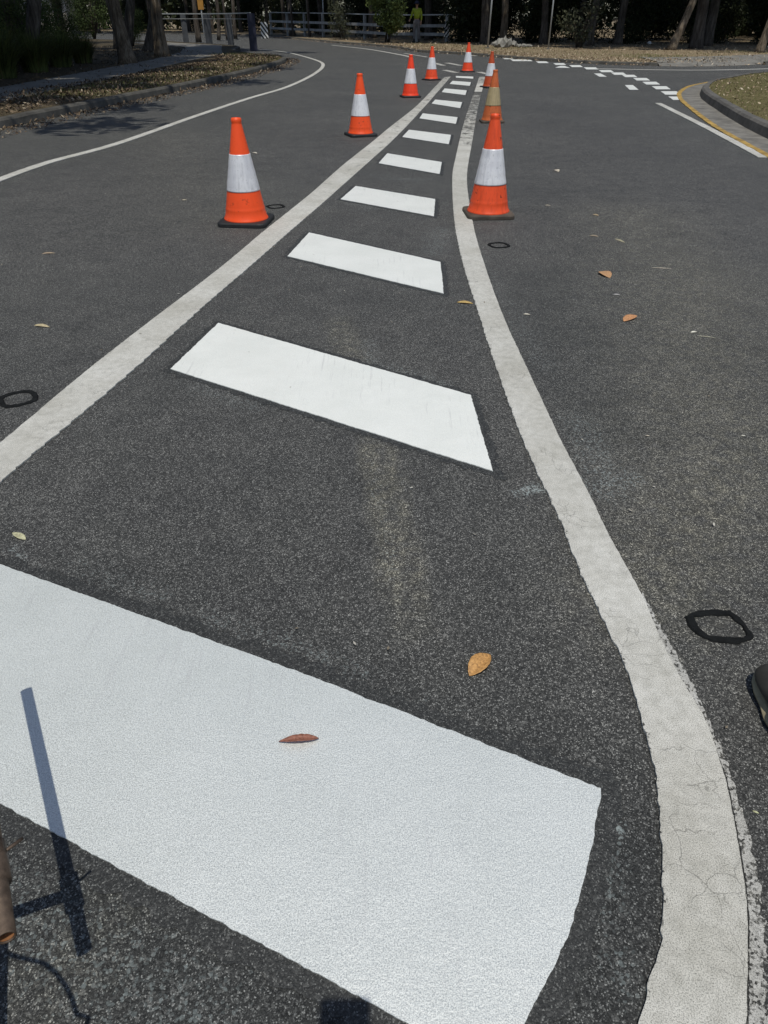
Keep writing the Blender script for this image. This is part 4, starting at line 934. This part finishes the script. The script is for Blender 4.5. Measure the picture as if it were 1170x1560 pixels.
def person(loc, rz, J, label, shirt, trousers, boots, hat=None, grip=None):
    """J: joint positions in local space (facing +y)"""
    t = empty('person', loc, rz, label=label, cat='person')
    nodes, edges, ix = [], [], {}
    def add(n_, p_, r): ix[n_] = len(nodes); nodes.append((tuple(p_), r)); return ix[n_]
    def e(a, b): edges.append((ix[a], ix[b]))
    add('pelvis', J['pelvis'], (.11, .08)); add('waist', J['waist'], (.095, .07)); add('chest', J['chest'], (.11, .08)); add('neck', J['neck'], .055)
    e('pelvis', 'waist'); e('waist', 'chest'); e('chest', 'neck')
    hd = J['head']; add('jaw', (J['neck'] * .35 + hd * .65), (.062, .07)); add('skull', hd, (.078, .092)); add('crown', hd + V3(0, 0, .085), (.055, .065)); e('neck', 'jaw'); e('jaw', 'skull'); e('skull', 'crown')
    for s in 'LR':
        add('sh' + s, J['sh' + s], .045); add('el' + s, J['el' + s], .042); add('wr' + s, J['wr' + s], .027); e('chest', 'sh' + s); e('sh' + s, 'el' + s); e('el' + s, 'wr' + s)
        d = (J['wr' + s] - J['el' + s]).normalized(); side = d.cross(V3(0, 0, 1)); side = V3(1, 0, 0) if side.length < .2 else side.normalized(); nrm = side.cross(d)
        add('pm' + s, J['wr' + s] + d * .055, (.034, .016)); e('wr' + s, 'pm' + s)
        for f in range(4):
            o_ = side * (.026 - .0175 * f); L = (.034, .039, .036, .028)[f]; b_ = J['wr' + s] + d * .092 + o_
            add(f'f{s}{f}a', b_, .0095); add(f'f{s}{f}b', b_ + d * L - nrm * .008, .0085); add(f'f{s}{f}c', b_ + d * L * 1.6 - nrm * .028, .0075); e('pm' + s, f'f{s}{f}a'); e(f'f{s}{f}a', f'f{s}{f}b'); e(f'f{s}{f}b', f'f{s}{f}c')
        sg = 1 if s == 'L' else -1
        b_ = J['wr' + s] + d * .03 + side * .034; add('t' + s + 'a', b_, .011); add('t' + s + 'b', b_ + d * .03 + side * .016 - nrm * .008, .010); add('t' + s + 'c', b_ + d * .055 + side * .018 - nrm * .018, .009)
        e('wr' + s, 't' + s + 'a'); e('t' + s + 'a', 't' + s + 'b'); e('t' + s + 'b', 't' + s + 'c')
        add('hp' + s, J['hp' + s], .065); add('kn' + s, J['kn' + s], .055); add('an' + s, J['an' + s], .038); e('pelvis', 'hp' + s); e('hp' + s, 'kn' + s); e('kn' + s, 'an' + s)
        add('to' + s, J['an' + s] + J['toe' + s] * .13 + V3(0, 0, -.05), (.03, .025)); e('an' + s, 'to' + s)
    skin_mesh('body', nodes, edges, skin_m, t)
    # face, ears and hair
    fc_ = V3(0, 1, -.12).normalized()
    for nm, off, sz in (('nose', V3(0, .088, -.02), (.011, .016, .022)), ('ear', V3(.078, 0, -.005), (.009, .018, .03)), ('ear', V3(-.078, 0, -.005), (.009, .018, .03)), ('mouth', V3(0, .076, -.062), (.024, .008, .006)), ('eye', V3(.03, .080, .01), (.012, .008, .007)), ('eye', V3(-.03, .080, .01), (.012, .008, .007))):
        bm = bmesh.new(); bmesh.ops.create_uvsphere(bm, u_segments=12, v_segments=8, radius=1)
        for v in bm.verts: v.co = Vector((v.co.x * sz[0], v.co.y * sz[1], v.co.z * sz[2])) + hd + off
        me = bpy.data.meshes.new(nm); bm.to_mesh(me); bm.free(); me.materials.append(skin_m if nm in ('nose', 'ear') else M['black'] if nm == 'eye' else M['rust']); o = link(bpy.data.objects.new(nm, me)); o.parent = t
    V, F = lathe([(.001, .125), (.05, .118), (.082, .09), (.096, .05), (.094, .01), (.088, -.01)], 24); V = [Vector((v.x * .9, v.y * 1.08 - .012, v.z)) + hd for v in V]
    mesh('hair', V, F, M['black'], t, True)
    if hat:
        V, F = lathe([(.001, .15), (.06, .145), (.095, .11), (.10, .055), (.16, .045), (.19, .03), (.19, .026), (.16, .04), (.098, .048)], 28); mesh('hat', [v + hd for v in V], F, hat, t, True)
    # shirt
    nd, ed = [], []
    nd += [((J['pelvis'] + V3(0, 0, .05)), (.185, .15)), (J['waist'], (.17, .14)), (J['chest'], (.20, .15)), (J['neck'] - V3(0, 0, .01), .085)]; ed += [(0, 1), (1, 2), (2, 3)]
    for s in 'LR':
        n0 = len(nd); nd += [(J['sh' + s], .076), (J['sh' + s].lerp(J['el' + s], .55), .064), (J['sh' + s].lerp(J['el' + s], .9), .058), (J['el' + s].lerp(J['wr' + s], .4), .05), (J['el' + s].lerp(J['wr' + s], .85), .041)]
        ed += [(2, n0), (n0, n0 + 1), (n0 + 1, n0 + 2), (n0 + 2, n0 + 3), (n0 + 3, n0 + 4)]
    skin_mesh('shirt', [(tuple(a), b) for a, b in nd], ed, shirt, t)
    nd = [(tuple(J['pelvis'] + V3(0, 0, .08)), (.165, .13)), (tuple(J['pelvis'] - V3(0, 0, .04)), (.16, .125))]; ed = [(0, 1)]
    for s in 'LR':
        n0 = len(nd); k_ = J['kn' + s]; a_ = J['an' + s]; nd += [(tuple(J['hp' + s].lerp(k_, .2)), .098), (tuple(k_), .072), (tuple(k_.lerp(a_, .5)), .066), (tuple(k_.lerp(a_, .93)), .062)]; ed += [(1, n0), (n0, n0 + 1), (n0 + 1, n0 + 2), (n0 + 2, n0 + 3)]
    skin_mesh('trousers', nd, ed, trousers, t)
    for s in 'LR': boot(t, J['an' + s], J['toe' + s], boots, 1 if s == 'L' else -1)
    return t
def boot(t, ankle, d, mats, sg):
    """loft along the foot: sole and upper"""
    ang = math.atan2(d.y, d.x) - math.pi / 2; o = Vector((ankle.x, ankle.y, 0))
    st = [(-.085, .020, .030), (-.075, .034, .062), (-.04, .039, .105), (.0, .040, .125), (.04, .042, .118), (.08, .047, .092), (.12, .052, .072), (.155, .051, .063), (.185, .044, .056), (.205, .031, .046), (.214, .014, .034)]
    def ringv(y_, w_, z0, z1, e_=2.6):
        R_ = []
        for k in range(16):
            a = 2 * math.pi * k / 16; c_, s_ = math.cos(a), math.sin(a); x_ = w_ * (abs(c_) ** (2 / e_)) * (1 if c_ >= 0 else -1); zz = (abs(s_) ** (2 / e_)) * (1 if s_ >= 0 else -1)
            z_ = z0 + (z1 - z0) * (.5 + .5 * zz); taper = 1 - .28 * max(0, zz) ; R_.append(Vector((x_ * taper + sg * (-.006) * (y_ / .2), y_, z_)))
        return R_
    def loft(rows):
        V = [v for r in rows for v in r]; n = 16; F = [tuple(range(n)), tuple(range((len(rows) - 1) * n, len(rows) * n))[::-1]]
        for i in range(len(rows) - 1):
            for k in range(n): F.append((i * n + k, (i + 1) * n + k, (i + 1) * n + (k + 1) % n, i * n + (k + 1) % n))
        Mx = Matrix.Translation(o) @ Matrix.Rotation(ang, 4, 'Z'); return [Mx @ v for v in V], F
    b = mesh('boot', *loft([ringv(y_, w_, .022, h_ + .012) for y_, w_, h_ in st]), mats[0], t, True); b.modifiers.new('s', 'SUBSURF').render_levels = 1
    s_ = mesh('sole', *loft([ringv(y_ * 1.02, w_ + (-.005 if y_ > .11 else .008), .002 + max(0, (y_ - .14) * .10), .026 + max(0, (y_ - .14) * .06), 4) for y_, w_, h_ in st]), mats[1], b); 
    V, F = tube([o + V3(0, 0, .09), o + V3(0, 0, .19)], [.046, .05], 16); mesh('boot_shaft', V, F, mats[0], b, True)
    parts = []
    for k in range(4):
        y_ = .035 + k * .022; z_ = .128 - k * .011; pts = [Vector((-.024, y_ - .006, z_ - .010)), Vector((0, y_, z_ + .006)), Vector((.024, y_ + .006, z_ - .010))]
        Mx = Matrix.Translation(o) @ Matrix.Rotation(ang, 4, 'Z'); parts.append(tube([Mx @ p_ for p_ in pts], .0025, 6))
    mesh('laces', *join(parts), M['black'], b)
def joints(lean=0.0, h=1.0):
    J = dict(pelvis=V3(0, 0, .95), waist=V3(0, .0, 1.10), chest=V3(0, .0, 1.32), neck=V3(0, .01, 1.50), head=V3(0, .03, 1.63))
    for s, g in (('L', -1), ('R', 1)):
        J['sh' + s] = V3(g * .19, 0, 1.41); J['el' + s] = V3(g * .25, -.02, 1.13); J['wr' + s] = V3(g * .25, .10, .90); J['hp' + s] = V3(g * .10, 0, .90); J['kn' + s] = V3(g * .12, .02, .50); J['an' + s] = V3(g * .13, 0, .09); J['toe' + s] = V3(g * .15, 1, 0).normalized()
    return J
hivis = mat_simple('hi_vis_yellow', (.30, .38, .03), .7, .2, 6, .2); navy = mat_simple('navy_cloth', (.03, .035, .06), .9, .3, 8, .3); greyc = mat_simple('grey_cloth', (.16, .16, .17), .9, .25, 8, .3)
bootm = (mat_simple('dark_boot_leather', (.040, .038, .034), .6, .35, 20, .4, .001), mat_simple('pale_boot_sole', (.30, .26, .17), .7, .4, 18, .3))
blackb = (M['rubber'], M['rubber'])
# distant worker behind the railing
J = joints(); J['wrR'] = V3(.30, .22, 1.0); J['elR'] = V3(.27, .02, 1.15)
wp = G(632.5, 66, .1); w1 = person((wp.x + .12, wp.y + 1.6, .10), math.pi * .92, J, 'worker in a yellow hi-vis shirt and hat standing behind the far railing', hivis, greyc, blackb, hat=navy)
w1.scale = (1.1,) * 3
# worker whose boot toe reaches the frame from the right
J = joints()
for k_ in ('pelvis', 'waist', 'chest', 'neck', 'head', 'shL', 'shR', 'elL', 'elR', 'wrL', 'wrR', 'hpL', 'hpR'): J[k_] = J[k_] + V3(.42, -.50, 0)
J['anL'] = V3(0, 0, .09); J['knL'] = V3(.28, -.16, .50); J['toeL'] = V3(.05, 1, 0).normalized(); J['anR'] = V3(.66, -.62, .09); J['knR'] = V3(.60, -.48, .5); J['toeR'] = V3(.2, 1, 0).normalized()
person((.889, .940, 0), 0, J, 'person just off the right edge, only one dark boot with a pale sole in view', hivis, navy, bootm, hat=navy)
# photographer and phone (its shadow falls at the bottom edge)
J = joints(); J['shL'] += V3(0, .02, 0); J['elL'] = V3(-.20, -.02, 1.15); J['elR'] = V3(.20, -.02, 1.15)
J['wrL'] = V3(-.085, .16, 1.16); J['wrR'] = V3(.085, .16, 1.16); J['head'] = V3(0, .06, 1.60)
person((-.02, -.34, 0), 0, J, 'person holding up the phone whose square shadow falls at the bottom edge', navy, greyc, blackb)
ph = empty('phone', (-.020, -.012, CAM_H), 0, label='phone held up by the photographer, casting the dark square shadow at the bottom edge', cat='phone')
ph.rotation_euler = (R(-34.85), 0, 0)
mesh('case', *box(0, -.006, -.061, .080, .009, .162, 0, .003), M['black'], ph); mesh('screen', *box(0, -.0115, -.061, .073, .001, .152, 0), mat_simple('dark_glass', (.01, .01, .012), .08, .05, 3, 0), ph)

# ------------------------------------------------------------------ marking tool at the left edge
def at_shadow(px, py, z):       # where the point at height z stands whose shadow falls on this ground point
    g = G(px, py); k_ = z / -SUN_TRAVEL.z; return Vector((g.x - SUN_TRAVEL.x * k_, g.y - SUN_TRAVEL.y * k_, z))
tool = empty('marking_tool', (-1.05, .10, 0), 0, label='weathered steel pipe with side arm entering at the left edge, casting the crossed shadow', cat='tool')
To = Vector((-1.05, .10, 0)); ZP = .30
A = at_shadow(129, 1450, ZP); B = at_shadow(41, 1052, ZP); d = (B - A).normalized()
def hollow(a, b, r, ri, n=20):
    V1, F1 = tube([a, b], r, n, False); V2, F2 = tube([b, a], ri, n, False); V = V1 + V2; F = F1 + F2
    V3_, _ = tube([a, b], ri, n, False)
    F += []
    Vc = V1 + V3_
    Fc = F1 + [tuple(i + 2 * n for i in f[::-1]) for f in F1]
    for k in range(n): Fc.append((k, 2 * n + k, 2 * n + (k + 1) % n, (k + 1) % n)); Fc.append((n + k, n + (k + 1) % n, 3 * n + (k + 1) % n, 3 * n + k))
    return Vc, Fc
pv, pf = hollow(A - To, B - To, .0125, .0100); mesh('pipe', pv, pf, M['steel'], tool, True)
mesh('rusty_lining', *hollow(A - To + d * .002, A - To + d * .10, .0099, .0088), M['rust'], tool, True)
Jn = at_shadow(108, 1362, ZP)
jl = (Jn - A).dot(d); Jp = A + d * jl
mesh('clamp', *tube([Jp - To - d * .03, Jp - To + d * .035], [.0165, .0165], 20), M['steel'], tool, True)
arm_dir = (at_shadow(25, 1389, ZP) - Jp).normalized(); mesh('arm', *tube([Jp - To, Jp - To + arm_dir * .32], .0115, 16), M['steel'], tool, True)
st_ = at_shadow(139, 1327, ZP); sb_ = Jp + d * .012; mesh('clamp_screw', *tube([sb_ - To, st_ - To], .0026, 8), M['steel'], tool, True)
mesh('clamp_screw', *tube([A + d * .17 - To, A + d * .17 + (st_ - sb_) * .9 - To], .0022, 8), M['black'], tool, True) if 0 else None
ae = Jp - To + arm_dir * .31
mesh('upright', *box(ae.x, ae.y, .26, .04, .04, .50, .3, .004), M['steel'], tool)
mesh('brace', *tube([at_shadow(0, 1438, .25) - To, at_shadow(-2, 1520, .19) - To, at_shadow(-4, 1640, .14) - To], .013, 10), M['steel'], tool, True)
mesh('foot_plate', *box(ae.x - .1, ae.y - .05, .012, .40, .30, .022, .3, .004), M['steel'], tool)
hs = [at_shadow(28, 1458, .44), at_shadow(68, 1468, .44), at_shadow(99, 1500, .44), at_shadow(117, 1545, .44), at_shadow(124, 1600, .44)]
hp = [Vector((ae.x, ae.y, .48)) + To] + hs + [Vector((hs[-1].x - .1, hs[-1].y - .3, .30)), Vector((-1.0, -.2, .02))]
mesh('hose', *tube([p_ - To for p_ in catmull(hp, .02)], .004, 8), M['rubber'], tool, True)
